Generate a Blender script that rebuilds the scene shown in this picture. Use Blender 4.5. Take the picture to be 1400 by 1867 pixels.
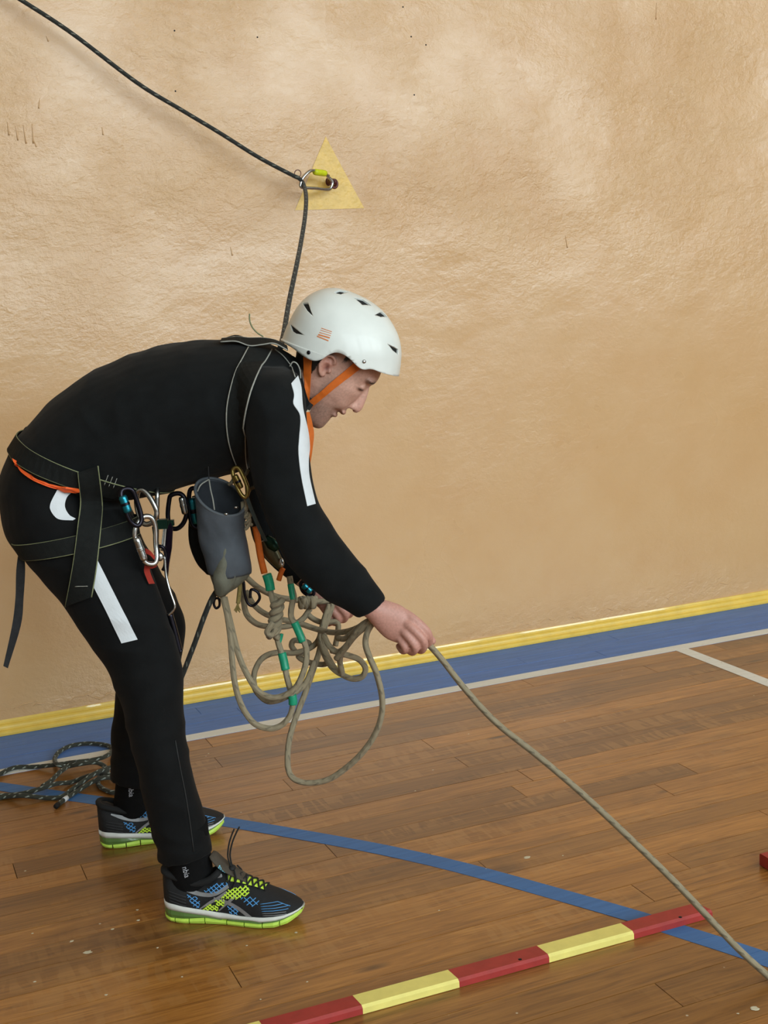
import bpy, bmesh, math, random
from mathutils import Vector, Matrix, noise
from mathutils.bvhtree import BVHTree

random.seed(7)
for o in list(bpy.data.objects):
    bpy.data.objects.remove(o, do_unlink=True)
SC = bpy.context.scene
COL = SC.collection

# ------------------------------------------------------------------ camera
F_PX, ROLL, YAW, PITCH, CAMH = 2300.0, math.radians(3.0), math.radians(22.5), math.radians(9.7), 1.32
FH = Vector((math.sin(YAW), math.cos(YAW), 0)); UP = Vector((0, 0, 1)); RH = FH.cross(UP)
FW = FH * math.cos(PITCH) - UP * math.sin(PITCH)
_u = RH.cross(FW)
CR = RH * math.cos(ROLL) - _u * math.sin(ROLL)
CU = RH * math.sin(ROLL) + _u * math.cos(ROLL)
CAM = Vector((0, 0, CAMH))
cd = bpy.data.cameras.new('camera'); cam = bpy.data.objects.new('camera', cd); COL.objects.link(cam)
cd.sensor_fit = 'VERTICAL'; cd.sensor_height = 24.0; cd.lens = 24.0 * F_PX / 1867.0
cd.clip_start = 0.05
m = Matrix((CR, CU, -FW)).transposed().to_4x4(); m.translation = CAM
cam.matrix_world = m
SC.camera = cam

# ------------------------------------------------------------------ world, daylight, exposure
SC.view_settings.view_transform = 'Standard'; SC.view_settings.look = 'None'
SC.view_settings.gamma = 1.0; SC.view_settings.use_curve_mapping = False
SC.view_settings.exposure = -0.13
wd = bpy.data.worlds.new('overcast_sky'); SC.world = wd; wd.use_nodes = True
wd.node_tree.nodes['Background'].inputs[0].default_value = (0.82, 0.9, 1.0, 1)
wd.node_tree.nodes['Background'].inputs[1].default_value = 0.6

X0, X1, Y0, CEIL = -4.0, 15.0, -6.0, 6.0      # the hall
YW = 4.07                                     # plaster wall plane
WIN = [(-1.2, 2.5), (1.9, 2.5), (5.0, 2.5), (8.1, 2.5)]     # x start, width
WZ0, WZ1 = 1.95, 5.6
for i, (wx, ww) in enumerate(WIN):
    ld = bpy.data.lights.new('window_daylight', 'AREA'); ld.shape = 'RECTANGLE'
    ld.size = ww; ld.size_y = WZ1 - WZ0; ld.energy = 292; ld.color = (0.84, 0.965, 1.0)
    lo = bpy.data.objects.new('window_daylight', ld); COL.objects.link(lo)
    lo.location = (wx + ww / 2, Y0 - 0.03, (WZ0 + WZ1) / 2)
    lo.rotation_euler = (math.radians(90), 0, 0)
    # area lights shine along local -Z: turn it towards +Y
    lo.rotation_euler = (math.radians(-90), 0, 0)
    lo.matrix_world = Matrix.Translation(lo.location) @ Matrix(((1, 0, 0), (0, 0, -1), (0, 1, 0))).to_4x4()

# ------------------------------------------------------------------ picture -> place helpers
D0 = 2.756                                    # distance of the man's middle plane
def ray(px, py):
    return FW + CR * ((px - 700) / F_PX) + CU * ((933.5 - py) / F_PX)
def M(px, py, w=0.0):
    d = ray(px, py); return CAM + d * ((D0 + w) / d.dot(FH))
def FL(px, py, z=0.0):
    d = ray(px, py); return CAM + d * ((z - CAMH) / d.z)
def WL(px, py, off=0.0):
    d = ray(px, py); return CAM + d * ((YW - off) / d.y)

# ------------------------------------------------------------------ materials
MATS = {}
def nodes_of(mt):
    nt = mt.node_tree; return nt, nt.nodes, nt.links, nt.nodes['Principled BSDF']
def setin(b, name, v):
    if name in b.inputs: b.inputs[name].default_value = v
def srgb(r, g, b):
    f = lambda c: (c / 255 / 12.92) if c / 255 <= 0.04045 else ((c / 255 + 0.055) / 1.055) ** 2.4
    return (f(r), f(g), f(b), 1)
def mat(name, rgb, rough=0.6, metal=0.0, var=0.12, scale=60, bump=0.0, bscale=None, sheen=0.0, coat=0.0, spec=0.5):
    if name in MATS: return MATS[name]
    mt = bpy.data.materials.new(name); mt.use_nodes = True
    nt, N, L, b = nodes_of(mt)
    tc = N.new('ShaderNodeTexCoord'); nz = N.new('ShaderNodeTexNoise')
    nz.inputs['Scale'].default_value = scale; nz.inputs['Detail'].default_value = 4
    L.new(tc.outputs['Object'], nz.inputs['Vector'])
    rp = N.new('ShaderNodeValToRGB'); c = srgb(*rgb)
    rp.color_ramp.elements[0].color = tuple(max(0, x * (1 - var)) for x in c[:3]) + (1,)
    rp.color_ramp.elements[1].color = tuple(min(1, x * (1 + var)) for x in c[:3]) + (1,)
    rp.color_ramp.elements[0].position = 0.3; rp.color_ramp.elements[1].position = 0.7
    L.new(nz.outputs['Fac'], rp.inputs['Fac']); L.new(rp.outputs['Color'], b.inputs['Base Color'])
    setin(b, 'Roughness', rough); setin(b, 'Metallic', metal); setin(b, 'Sheen Weight', sheen); setin(b, 'Coat Weight', coat)
    setin(b, 'Specular IOR Level', spec)
    if bump:
        n2 = N.new('ShaderNodeTexNoise'); n2.inputs['Scale'].default_value = bscale or scale * 3; n2.inputs['Detail'].default_value = 5
        L.new(tc.outputs['Object'], n2.inputs['Vector'])
        bp = N.new('ShaderNodeBump'); bp.inputs['Strength'].default_value = bump; bp.inputs['Distance'].default_value = 0.002
        L.new(n2.outputs['Fac'], bp.inputs['Height']); L.new(bp.outputs['Normal'], b.inputs['Normal'])
    MATS[name] = mt
    return mt

def math_node(N, L, op, a, b=None, clamp=False):
    n = N.new('ShaderNodeMath'); n.operation = op; n.use_clamp = clamp
    for i, v in enumerate((a, b)):
        if v is None: continue
        if isinstance(v, (int, float)): n.inputs[i].default_value = v
        else: L.new(v, n.inputs[i])
    return n.outputs[0]
def noise_node(N, L, vec, scale, detail=3, dist=0.0, rough=0.5):
    n = N.new('ShaderNodeTexNoise'); n.inputs['Scale'].default_value = scale; n.inputs['Detail'].default_value = detail
    n.inputs['Distortion'].default_value = dist; n.inputs['Roughness'].default_value = rough
    L.new(vec, n.inputs['Vector']); return n.outputs['Fac']
def mapping(N, L, vec, sc):
    n = N.new('ShaderNodeMapping'); n.inputs['Scale'].default_value = sc; L.new(vec, n.inputs['Vector']); return n.outputs[0]
def ramp(N, L, fac, stops):
    n = N.new('ShaderNodeValToRGB'); e = n.color_ramp.elements
    while len(e) < len(stops): e.new(0.5)
    for k, (p, c) in enumerate(stops): e[k].position = p; e[k].color = c
    L.new(fac, n.inputs['Fac']); return n.outputs['Color']
def mix(N, L, fac, a, b, mode='MIX'):
    n = N.new('ShaderNodeMix'); n.data_type = 'RGBA'; n.blend_type = mode
    for sock, v in ((n.inputs[0], fac), (n.inputs[6], a), (n.inputs[7], b)):
        if isinstance(v, (int, float)): sock.default_value = v
        elif isinstance(v, tuple): sock.default_value = v
        else: L.new(v, sock)
    return n.outputs[2]

def plaster_mat():
    mt = bpy.data.materials.new('glossy_painted_plaster'); mt.use_nodes = True
    nt, N, L, b = nodes_of(mt)
    pos = N.new('ShaderNodeNewGeometry').outputs['Position']
    big = noise_node(N, L, pos, 0.9, 4, 0.6)
    c = ramp(N, L, big, [(0.3, srgb(207, 160, 108)), (0.55, srgb(210, 165, 112)), (0.75, srgb(214, 170, 121))])
    sm = noise_node(N, L, pos, 7, 5)
    c = mix(N, L, ramp(N, L, sm, [(0.35, (0, 0, 0, 1)), (0.8, (0.5, 0.5, 0.5, 1))]), c, srgb(217, 178, 130))
    L.new(c, b.inputs['Base Color'])
    # trowel relief: strong in the upper wall, smoother where it was filled and repainted lower down
    sep = N.new('ShaderNodeSeparateXYZ'); L.new(pos, sep.inputs[0])
    edge = math_node(N, L, 'ADD', sep.outputs['Z'], math_node(N, L, 'MULTIPLY', noise_node(N, L, pos, 1.6, 3), 0.5))
    up = N.new('ShaderNodeMapRange'); up.inputs['From Min'].default_value = 1.42; up.inputs['From Max'].default_value = 1.9
    up.inputs['To Min'].default_value = 0.25; up.inputs['To Max'].default_value = 1.0
    L.new(edge, up.inputs['Value'])
    low = N.new('ShaderNodeMapRange'); low.inputs['From Min'].default_value = 0.22; low.inputs['From Max'].default_value = 0.08
    low.inputs['To Min'].default_value = 0.0; low.inputs['To Max'].default_value = 0.5
    L.new(sep.outputs['Z'], low.inputs['Value'])
    amt = math_node(N, L, 'ADD', up.outputs[0], low.outputs[0])
    a1 = noise_node(N, L, mapping(N, L, pos, (1, 1, 1.4)), 4.0, 2, 0.0, 0.5)
    a2 = noise_node(N, L, mapping(N, L, pos, (1, 1, 1.3)), 30, 6, 0.15, 0.66)
    a3 = noise_node(N, L, mapping(N, L, pos, (1, 1, 1.2)), 95, 3, 0.2, 0.6)
    pt = ramp(N, L, noise_node(N, L, pos, 2.2, 3), [(0.35, (0.35, 0.35, 0.35, 1)), (0.65, (1, 1, 1, 1))])
    fine = math_node(N, L, 'MULTIPLY', math_node(N, L, 'ADD', math_node(N, L, 'MULTIPLY', a2, 0.46), math_node(N, L, 'MULTIPLY', a3, 0.08)), pt)
    h = math_node(N, L, 'ADD', math_node(N, L, 'MULTIPLY', a1, 0.75), fine)
    h = math_node(N, L, 'MULTIPLY', h, amt)
    bp = N.new('ShaderNodeBump'); bp.inputs['Strength'].default_value = 0.85; bp.inputs['Distance'].default_value = 0.019
    L.new(h, bp.inputs['Height']); L.new(bp.outputs['Normal'], b.inputs['Normal'])
    L.new(ramp(N, L, noise_node(N, L, pos, 3, 3), [(0.3, (0.24,) * 3 + (1,)), (0.7, (0.36,) * 3 + (1,))]), b.inputs['Roughness'])
    setin(b, 'Specular IOR Level', 0.6); setin(b, 'Coat Weight', 0.75); setin(b, 'Coat Roughness', 0.25)
    if 'Coat Normal' in b.inputs: L.new(bp.outputs['Normal'], b.inputs['Coat Normal'])
    return mt

def wood_mat(name, painted=None):
    mt = bpy.data.materials.new(name); mt.use_nodes = True
    nt, N, L, b = nodes_of(mt)
    pos = N.new('ShaderNodeNewGeometry').outputs['Position']
    rnd = N.new('ShaderNodeObjectInfo').outputs['Random']
    off = N.new('ShaderNodeVectorMath'); off.operation = 'ADD'; L.new(pos, off.inputs[0])
    cmb = N.new('ShaderNodeCombineXYZ'); L.new(math_node(N, L, 'MULTIPLY', rnd, 37.0), cmb.inputs[0]); L.new(math_node(N, L, 'MULTIPLY', rnd, 11.0), cmb.inputs[2])
    L.new(cmb.outputs[0], off.inputs[1]); v = off.outputs[0]
    if painted is None:
        g = noise_node(N, L, mapping(N, L, v, (2.2, 34, 10)), 2.0, 6, 1.2, 0.6)
        c = ramp(N, L, g, [(0.25, srgb(106, 66, 27)), (0.45, srgb(144, 96, 43)), (0.62, srgb(165, 114, 55)), (0.8, srgb(190, 140, 74))])
        tone = ramp(N, L, rnd, [(0.0, (0.62, 0.58, 0.54, 1)), (0.35, (0.88, 0.86, 0.84, 1)), (0.7, (1.08, 1.03, 0.97, 1)), (1.0, (1.32, 1.28, 1.18, 1))])
        c = mix(N, L, 1.0, c, tone, 'MULTIPLY')
        # worn varnish in rows of short cross marks left by sanding
        st = noise_node(N, L, mapping(N, L, v, (42, 8, 8)), 1.0, 2, 0.6)
        pa = noise_node(N, L, mapping(N, L, v, (1.6, 7, 3)), 1.0, 3)
        msk = math_node(N, L, 'MULTIPLY', ramp(N, L, st, [(0.48, (0, 0, 0, 1)), (0.56, (1, 1, 1, 1))]), ramp(N, L, pa, [(0.5, (0, 0, 0, 1)), (0.62, (1, 1, 1, 1))]))
        c = mix(N, L, math_node(N, L, 'MULTIPLY', msk, 0.4), c, srgb(176, 128, 74))
        dk = noise_node(N, L, mapping(N, L, v, (1.5, 4, 3)), 1.6, 4, 1.0)
        c = mix(N, L, ramp(N, L, dk, [(0.55, (0, 0, 0, 1)), (0.75, (0.55, 0.55, 0.55, 1))]), c, srgb(74, 44, 24))
        # knots
        vo = N.new('ShaderNodeTexVoronoi'); vo.inputs['Scale'].default_value = 1.0
        L.new(mapping(N, L, v, (2.2, 7.5, 4)), vo.inputs['Vector'])
        kn = ramp(N, L, vo.outputs['Distance'], [(0.03, (0.85, 0.85, 0.85, 1)), (0.11, (0, 0, 0, 1))])
        c = mix(N, L, kn, c, srgb(58, 32, 20))
        # paint drips and chalk specks
        sp = N.new('ShaderNodeTexVoronoi'); sp.inputs['Scale'].default_value = 9; L.new(pos, sp.inputs['Vector'])
        c = mix(N, L, ramp(N, L, sp.outputs['Distance'], [(0.018, (0.8, 0.8, 0.8, 1)), (0.028, (0, 0, 0, 1))]), c, srgb(205, 196, 175))
        setin(b, 'Roughness', 0.33); setin(b, 'Coat Weight', 0.3); setin(b, 'Coat Roughness', 0.22)
        hgt = math_node(N, L, 'ADD', g, math_node(N, L, 'MULTIPLY', noise_node(N, L, v, 3, 2), 1.5))
    else:
        g = noise_node(N, L, mapping(N, L, v, (3, 30, 10)), 2.0, 5, 0.6)
        c = ramp(N, L, g, [(0.3, painted[0]), (0.7, painted[1])])
        wr = noise_node(N, L, pos, 45, 4)
        c = mix(N, L, ramp(N, L, wr, [(0.66, (0, 0, 0, 1)), (0.74, (0.5, 0.5, 0.5, 1))]), c, painted[2])
        setin(b, 'Roughness', 0.5); setin(b, 'Specular IOR Level', 0.35); hgt = g
    L.new(c, b.inputs['Base Color'])
    bp = N.new('ShaderNodeBump'); bp.inputs['Strength'].default_value = 0.12; bp.inputs['Distance'].default_value = 0.002
    L.new(hgt, bp.inputs['Height']); L.new(bp.outputs['Normal'], b.inputs['Normal'])
    return mt

def rope_mat(name, base, fleck, dark, scale=130.0, amount=0.5, rough=0.85):
    mt = bpy.data.materials.new(name); mt.use_nodes = True
    nt, N, L, b = nodes_of(mt)
    uv = N.new('ShaderNodeUVMap').outputs[0]
    sep = N.new('ShaderNodeSeparateXYZ'); L.new(uv, sep.inputs[0])
    u, v = sep.outputs['X'], sep.outputs['Y']           # u: turns around, v: metres along
    def tri(sign):
        t = math_node(N, L, 'ADD', math_node(N, L, 'MULTIPLY', v, scale), math_node(N, L, 'MULTIPLY', u, 6.2832 * 2 * sign))
        return math_node(N, L, 'SINE', t)
    s1, s2 = tri(1), tri(-1)
    weave = math_node(N, L, 'MULTIPLY', s1, s2)
    nz = N.new('ShaderNodeTexNoise'); nz.inputs['Scale'].default_value = 40; L.new(uv, nz.inputs['Vector'])
    f1 = ramp(N, L, math_node(N, L, 'MULTIPLY', math_node(N, L, 'ADD', s1, 1.0), 0.5), [(0.86, (0, 0, 0, 1)), (0.95, (1, 1, 1, 1))])
    f2 = ramp(N, L, math_node(N, L, 'MULTIPLY', math_node(N, L, 'ADD', s2, 1.0), 0.5), [(0.35, (0, 0, 0, 1)), (0.5, (1, 1, 1, 1))])
    fl = math_node(N, L, 'MULTIPLY', math_node(N, L, 'MULTIPLY', f1, f2), amount)
    c = ramp(N, L, nz.outputs['Fac'], [(0.3, dark), (0.7, base)])
    c = mix(N, L, fl, c, fleck)
    L.new(c, b.inputs['Base Color']); setin(b, 'Roughness', rough); setin(b, 'Sheen Weight', 0.1)
    bp = N.new('ShaderNodeBump'); bp.inputs['Strength'].default_value = 0.5; bp.inputs['Distance'].default_value = 0.0015
    L.new(weave, bp.inputs['Height']); L.new(bp.outputs['Normal'], b.inputs['Normal'])
    return mt

PLASTER = plaster_mat()
WOOD = wood_mat('varnished_floor_wood')
BLUEW = wood_mat('blue_painted_wood', (srgb(82, 120, 182), srgb(94, 134, 202), srgb(70, 96, 142)))
BLUELINE = wood_mat('blue_line_paint', (srgb(62, 108, 164), srgb(72, 122, 182), srgb(50, 74, 104)))
WHITELINE = wood_mat('white_line_paint', (srgb(226, 226, 218), srgb(238, 238, 232), srgb(170, 160, 140)))
YELLOWT = mat('yellow_gloss_paint', (238, 198, 84), 0.25, var=0.07, scale=20, bump=0.1, coat=0.8)
TRI = mat('yellow_wall_paint', (228, 186, 88), 0.35, var=0.10, scale=30, bump=0.9, bscale=70)
BLACK = mat('black_jersey_cloth', (17, 19, 20), 0.9, var=0.25, scale=25, bump=0.25, bscale=600, sheen=0.04, spec=0.2)
TROU = mat('black_trouser_cloth', (13, 14, 15), 0.85, var=0.25, scale=25, bump=0.25, bscale=600, sheen=0.03, spec=0.2)
SOCKM = mat('black_sock_knit', (13, 13, 14), 0.95, var=0.2, scale=60, bump=0.5, bscale=700, spec=0.2)
WHITE = mat('white_cloth', (222, 226, 230), 0.7, var=0.04, scale=30, bump=0.2, bscale=300)
WEB = mat('black_webbing', (22, 24, 23), 0.85, var=0.2, scale=80, bump=0.4, bscale=900, spec=0.25)
WEBG = mat('grey_webbing', (44, 44, 46), 0.8, var=0.2, scale=80, bump=0.4, bscale=900, spec=0.3)
PIPE = mat('olive_edge_stitching', (128, 132, 96), 0.8, var=0.15, scale=200)
PIPEG = mat('grey_edge_stitching', (158, 158, 150), 0.8, var=0.15, scale=200)
HELM = mat('white_helmet_plastic', (228, 231, 226), 0.4, var=0.05, scale=14, coat=0.15)
DARKP = mat('dark_foam', (20, 20, 22), 0.8)
ORANGE = mat('orange_webbing', (222, 108, 24), 0.7, var=0.08, scale=90, bump=0.3, bscale=800)
ORANGE2 = mat('bright_orange_cord', (250, 100, 36), 0.6, var=0.05)
STEEL = mat('polished_steel', (190, 190, 188), 0.25, metal=1.0, var=0.08)
DSTEEL = mat('dark_anodised_metal', (44, 42, 50), 0.3, metal=0.9, var=0.1)
PURPLE = mat('purple_anodised_metal', (40, 32, 52), 0.3, metal=0.9, var=0.1)
TEAL = mat('teal_anodised_metal', (40, 132, 150), 0.3, metal=0.8, var=0.1)
BRASS = mat('brass_metal', (142, 120, 66), 0.35, metal=0.9, var=0.15)
GREENTAPE = mat('green_tape', (20, 150, 112), 0.4, var=0.12, scale=120)
REDSL = mat('red_sling_webbing', (170, 50, 36), 0.8, var=0.1)
DGREEN = mat('dark_green_anodised_metal', (24, 56, 44), 0.35, metal=0.7)
BAG = mat('grey_bag_cloth', (78, 84, 92), 0.7, var=0.28, scale=14, bump=1.0, bscale=28)
BAGD = mat('dark_grey_bag_lining', (46, 50, 56), 0.9, var=0.2, scale=40)
BAGK = mat('khaki_bag_base', (112, 112, 98), 0.85, var=0.2, scale=30, bump=0.3, bscale=300)
ANCH = mat('maroon_painted_iron', (92, 40, 38), 0.4, var=0.2, scale=60, bump=0.3)
NEONY = mat('yellow_green_paint', (206, 214, 20), 0.45, var=0.1, scale=100)
LIME = mat('lime_rubber', (196, 232, 90), 0.5, var=0.06, scale=50)
LIMEC = mat('lime_mesh_cloth', (206, 240, 70), 0.6, var=0.06, scale=90)
GEL = mat('dark_green_gel', (92, 122, 62), 0.3, var=0.1, scale=40, coat=0.3)
MIDW = mat('white_midsole_foam', (222, 222, 216), 0.6, var=0.06, scale=40)
SHOEB = mat('black_shoe_mesh', (24, 24, 26), 0.8, var=0.2, scale=120, bump=0.5, bscale=900)
SILV = mat('silver_overlay', (150, 150, 152), 0.4, metal=0.3, var=0.08)
BLUEO = mat('blue_overlay', (86, 158, 220), 0.5, var=0.1)
LACE = mat('black_lace', (26, 26, 27), 0.8, var=0.2, scale=300)
TONGUE = mat('brown_grey_tongue', (74, 66, 56), 0.85, var=0.12, scale=120)
REDP = mat('red_bar_paint', (166, 52, 48), 0.5, var=0.1, scale=40, bump=0.2, bscale=60)
YELP = mat('pale_yellow_bar_paint', (240, 226, 128), 0.5, var=0.05, scale=40, bump=0.2, bscale=60)
CEILM = mat('white_ceiling_paint', (222, 222, 218), 0.8, var=0.03, scale=3)
PAPER = mat('off_white_hall_paint', (150, 150, 142), 0.7, var=0.05, scale=3)
FRAMEW = mat('white_window_frame', (225, 225, 220), 0.5, var=0.03)
BROPE = rope_mat('beige_rope', srgb(160, 147, 121), srgb(104, 95, 78), srgb(134, 122, 98), 150.0, 0.7)
DROPE = rope_mat('dark_olive_rope', srgb(62, 64, 52), srgb(168, 178, 168), srgb(40, 42, 36), 170.0, 0.75)
KROPE = rope_mat('black_static_rope', srgb(50, 52, 48), srgb(130, 132, 120), srgb(36, 38, 36), 150.0, 0.6)

def skin_mat():
    mt = bpy.data.materials.new('skin'); mt.use_nodes = True
    nt, N, L, b = nodes_of(mt)
    at = N.new('ShaderNodeAttribute'); at.attribute_name = 'tint'
    pos = N.new('ShaderNodeTexCoord').outputs['Object']
    nz = noise_node(N, L, pos, 220, 4)
    c = mix(N, L, 1.0, at.outputs['Color'], ramp(N, L, nz, [(0.3, (0.88, 0.86, 0.85, 1)), (0.7, (1.08, 1.06, 1.05, 1))]), 'MULTIPLY')
    L.new(c, b.inputs['Base Color']); setin(b, 'Roughness', 0.5); setin(b, 'Subsurface Weight', 0.08)
    setin(b, 'Subsurface Radius', (0.008, 0.003, 0.002)); setin(b, 'Subsurface Scale', 0.5)
    return mt
SKIN = skin_mat()

# ------------------------------------------------------------------ object helpers
def tag(o, label=None, cat=None, group=None, kind=None):
    if label: o['label'] = label
    if cat: o['category'] = cat
    if group: o['group'] = group
    if kind: o['kind'] = kind
    return o
def obj(name, verts, faces, mt, parent=None, smooth=False, uvs=None):
    me = bpy.data.meshes.new(name); me.from_pydata([tuple(v) for v in verts], [], faces); me.update()
    if smooth:
        me.polygons.foreach_set('use_smooth', [True] * len(me.polygons))
    if uvs is not None:
        ul = me.uv_layers.new(name='UVMap')
        for p in me.polygons:
            for li, uvv in zip(p.loop_indices, uvs[p.index]): ul.data[li].uv = uvv
    me.materials.append(mt)
    o = bpy.data.objects.new(name, me); COL.objects.link(o)
    if parent is not None:
        o.parent = parent; o.matrix_parent_inverse = parent_inv(parent)
    return o
def parent_inv(p):
    mw = Matrix.Identity(4); q = p
    chain = []
    while q is not None: chain.append(q); q = q.parent
    for q in reversed(chain): mw = mw @ (q.matrix_parent_inverse if q.parent else Matrix.Identity(4)) @ q.matrix_basis
    return mw.inverted()
def thing(name, label, cat, loc=(0, 0, 0), group=None):
    o = bpy.data.objects.new(name, None); o.empty_display_size = 0.05; COL.objects.link(o)
    o.location = loc
    return tag(o, label, cat, group)
def catmull(pts, sub, closed=False):
    P = [tuple(p) for p in pts]; n = len(P); out = []
    rng = range(n) if closed else range(n - 1)
    for i in rng:
        p1, p2 = P[i], P[(i + 1) % n]
        p0 = P[(i - 1) % n] if (closed or i > 0) else tuple(2 * a - b for a, b in zip(p1, p2))
        p3 = P[(i + 2) % n] if (closed or i + 2 < n) else tuple(2 * b - a for a, b in zip(p1, p2))
        for k in range(sub):
            t = k / sub
            out.append(tuple(0.5 * (2 * b + (-a + c) * t + (2 * a - 5 * b + 4 * c - d) * t * t + (-a + 3 * b - 3 * c + d) * t ** 3)
                             for a, b, c, d in zip(p0, p1, p2, p3)))
    if not closed: out.append(P[-1])
    return out
def tube_geo(pts, r, n=8, closed=False, cap=True, rfun=None):
    """round tube along points with parallel transport; returns verts, faces, uvs"""
    P = [Vector(p) for p in pts]; V = []; Fc = []; UV = []
    T = []
    k = len(P)
    for i in range(k):
        a = P[i - 1] if (i > 0 or closed) else P[i]; b = P[(i + 1) % k] if (i < k - 1 or closed) else P[i]
        t = (b - a); T.append(t.normalized() if t.length > 1e-9 else Vector((0, 0, 1)))
    ref = Vector((0, 0, 1)) if abs(T[0].z) < 0.9 else Vector((1, 0, 0))
    nv = (ref - T[0] * ref.dot(T[0])).normalized()
    s = 0.0; S = []
    for i in range(k):
        nv = nv - T[i] * nv.dot(T[i])
        nv = nv.normalized() if nv.length > 1e-6 else T[i].orthogonal().normalized()
        bv = T[i].cross(nv)
        if i: s += (P[i] - P[i - 1]).length
        S.append(s); rr = r * (rfun(i / max(1, k - 1)) if rfun else 1)
        for j in range(n):
            a = 2 * math.pi * j / n
            V.append(P[i] + (nv * math.cos(a) + bv * math.sin(a)) * rr)
    S.append(s + (P[0] - P[-1]).length)
    for i in range(k if closed else k - 1):
        i2 = (i + 1) % k
        for j in range(n):
            j2 = (j + 1) % n
            Fc.append((i * n + j, i * n + j2, i2 * n + j2, i2 * n + j))
            UV.append(((j / n, S[i]), ((j + 1) / n, S[i]), ((j + 1) / n, S[i + 1]), (j / n, S[i + 1])))
    if cap and not closed:
        Fc.append(tuple(reversed(range(n)))); UV.append([(0, 0)] * n)
        Fc.append(tuple((k - 1) * n + j for j in range(n))); UV.append([(0, S[k - 1])] * n)
    return V, Fc, UV
def tube(name, pts, r, mt, parent=None, sub=6, n=8, closed=False, rfun=None):
    V, Fc, UV = tube_geo(catmull(pts, sub, closed), r, n, closed, True, rfun)
    return obj(name, V, Fc, mt, parent, True, UV)
def join(parts):
    V = []; Fc = []
    for v, f in parts:
        o = len(V); V += [Vector(x) for x in v]; Fc += [tuple(i + o for i in q) for q in f]
    return V, Fc
def box_geo(c, sx, sy, sz, ax=None):
    ax = ax or (Vector((1, 0, 0)), Vector((0, 1, 0)), Vector((0, 0, 1)))
    V = [Vector(c) + ax[0] * (sx * i / 2) + ax[1] * (sy * j / 2) + ax[2] * (sz * k / 2) for i in (-1, 1) for j in (-1, 1) for k in (-1, 1)]
    return V, [(0, 1, 3, 2), (4, 6, 7, 5), (0, 4, 5, 1), (2, 3, 7, 6), (0, 2, 6, 4), (1, 5, 7, 3)]
def ribbon_geo(A, B, th, normal=None):
    """flat strap between edge polylines A and B with thickness th"""
    n = len(A); V = []; Fc = []
    for i in range(n):
        t = (Vector(A[min(i + 1, n - 1)]) - Vector(A[max(i - 1, 0)])); w = Vector(B[i]) - Vector(A[i])
        nn = t.cross(w); nn = nn.normalized() if nn.length > 1e-9 else Vector((0, -1, 0))
        ref = normal[i] if isinstance(normal, list) else (normal or -FH)
        if nn.dot(ref) < 0: nn = -nn
        V += [Vector(A[i]), Vector(B[i]), Vector(B[i]) + nn * th, Vector(A[i]) + nn * th]
    for i in range(n - 1):
        for j in range(4):
            j2 = (j + 1) % 4
            Fc.append((i * 4 + j, i * 4 + j2, i * 4 + 4 + j2, i * 4 + 4 + j))
    Fc += [(3, 2, 1, 0), tuple((n - 1) * 4 + j for j in range(4))]
    return V, Fc
def fix_normals(o):
    bm = bmesh.new(); bm.from_mesh(o.data); bmesh.ops.recalc_face_normals(bm, faces=bm.faces); bm.to_mesh(o.data); bm.free()
    return o
def loft_geo(rings, n=28, sub=5, side=None):
    """rings: (center, in-plane radius or half-width vector, depth radius)"""
    side = side or FH
    if isinstance(rings[0][1], Vector):
        R = catmull([tuple(c) + tuple(a) + (b,) for c, a, b in rings], sub); k = len(R); V = []
        for r in R:
            p, q = Vector(r[:3]), Vector(r[3:6])
            V += [p + q * math.cos(2 * math.pi * j / n) + side * (math.sin(2 * math.pi * j / n) * r[6]) for j in range(n)]
    else:
        R = catmull([tuple(c) + (a, b) for c, a, b in rings], sub); V = []; k = len(R)
        for i in range(k):
            p = Vector(R[i][:3]); t = (Vector(R[min(i + 1, k - 1)][:3]) - Vector(R[max(0, i - 1)][:3])).normalized()
            s = (side - t * side.dot(t)).normalized(); q = t.cross(s)
            for j in range(n):
                a = 2 * math.pi * j / n
                V.append(p + q * (math.cos(a) * R[i][3]) + s * (math.sin(a) * R[i][4]))
    Fc = []
    for i in range(k - 1):
        for j in range(n):
            j2 = (j + 1) % n
            Fc.append((i * n + j, i * n + j2, (i + 1) * n + j2, (i + 1) * n + j))
    Fc.append(tuple(reversed(range(n)))); Fc.append(tuple((k - 1) * n + j for j in range(n)))
    return V, Fc
def ED(ax, ay, bx, by, w, rw):
    """ring from the two silhouette points seen in the photograph"""
    a, b = M(ax, ay, w), M(bx, by, w)
    return ((a + b) / 2, (a - b) / 2, rw)
def ell_geo(c, ax, n=16, m=10):
    """ellipsoid with axis vectors ax"""
    V = []; Fc = []
    for i in range(m + 1):
        th = math.pi * i / m
        for j in range(n):
            a = 2 * math.pi * j / n
            V.append(Vector(c) + ax[0] * (math.sin(th) * math.cos(a)) + ax[1] * (math.sin(th) * math.sin(a)) + ax[2] * math.cos(th))
    for i in range(m):
        for j in range(n):
            j2 = (j + 1) % n
            Fc.append((i * n + j, (i + 1) * n + j, (i + 1) * n + j2, i * n + j2))
    return V, Fc
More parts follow.
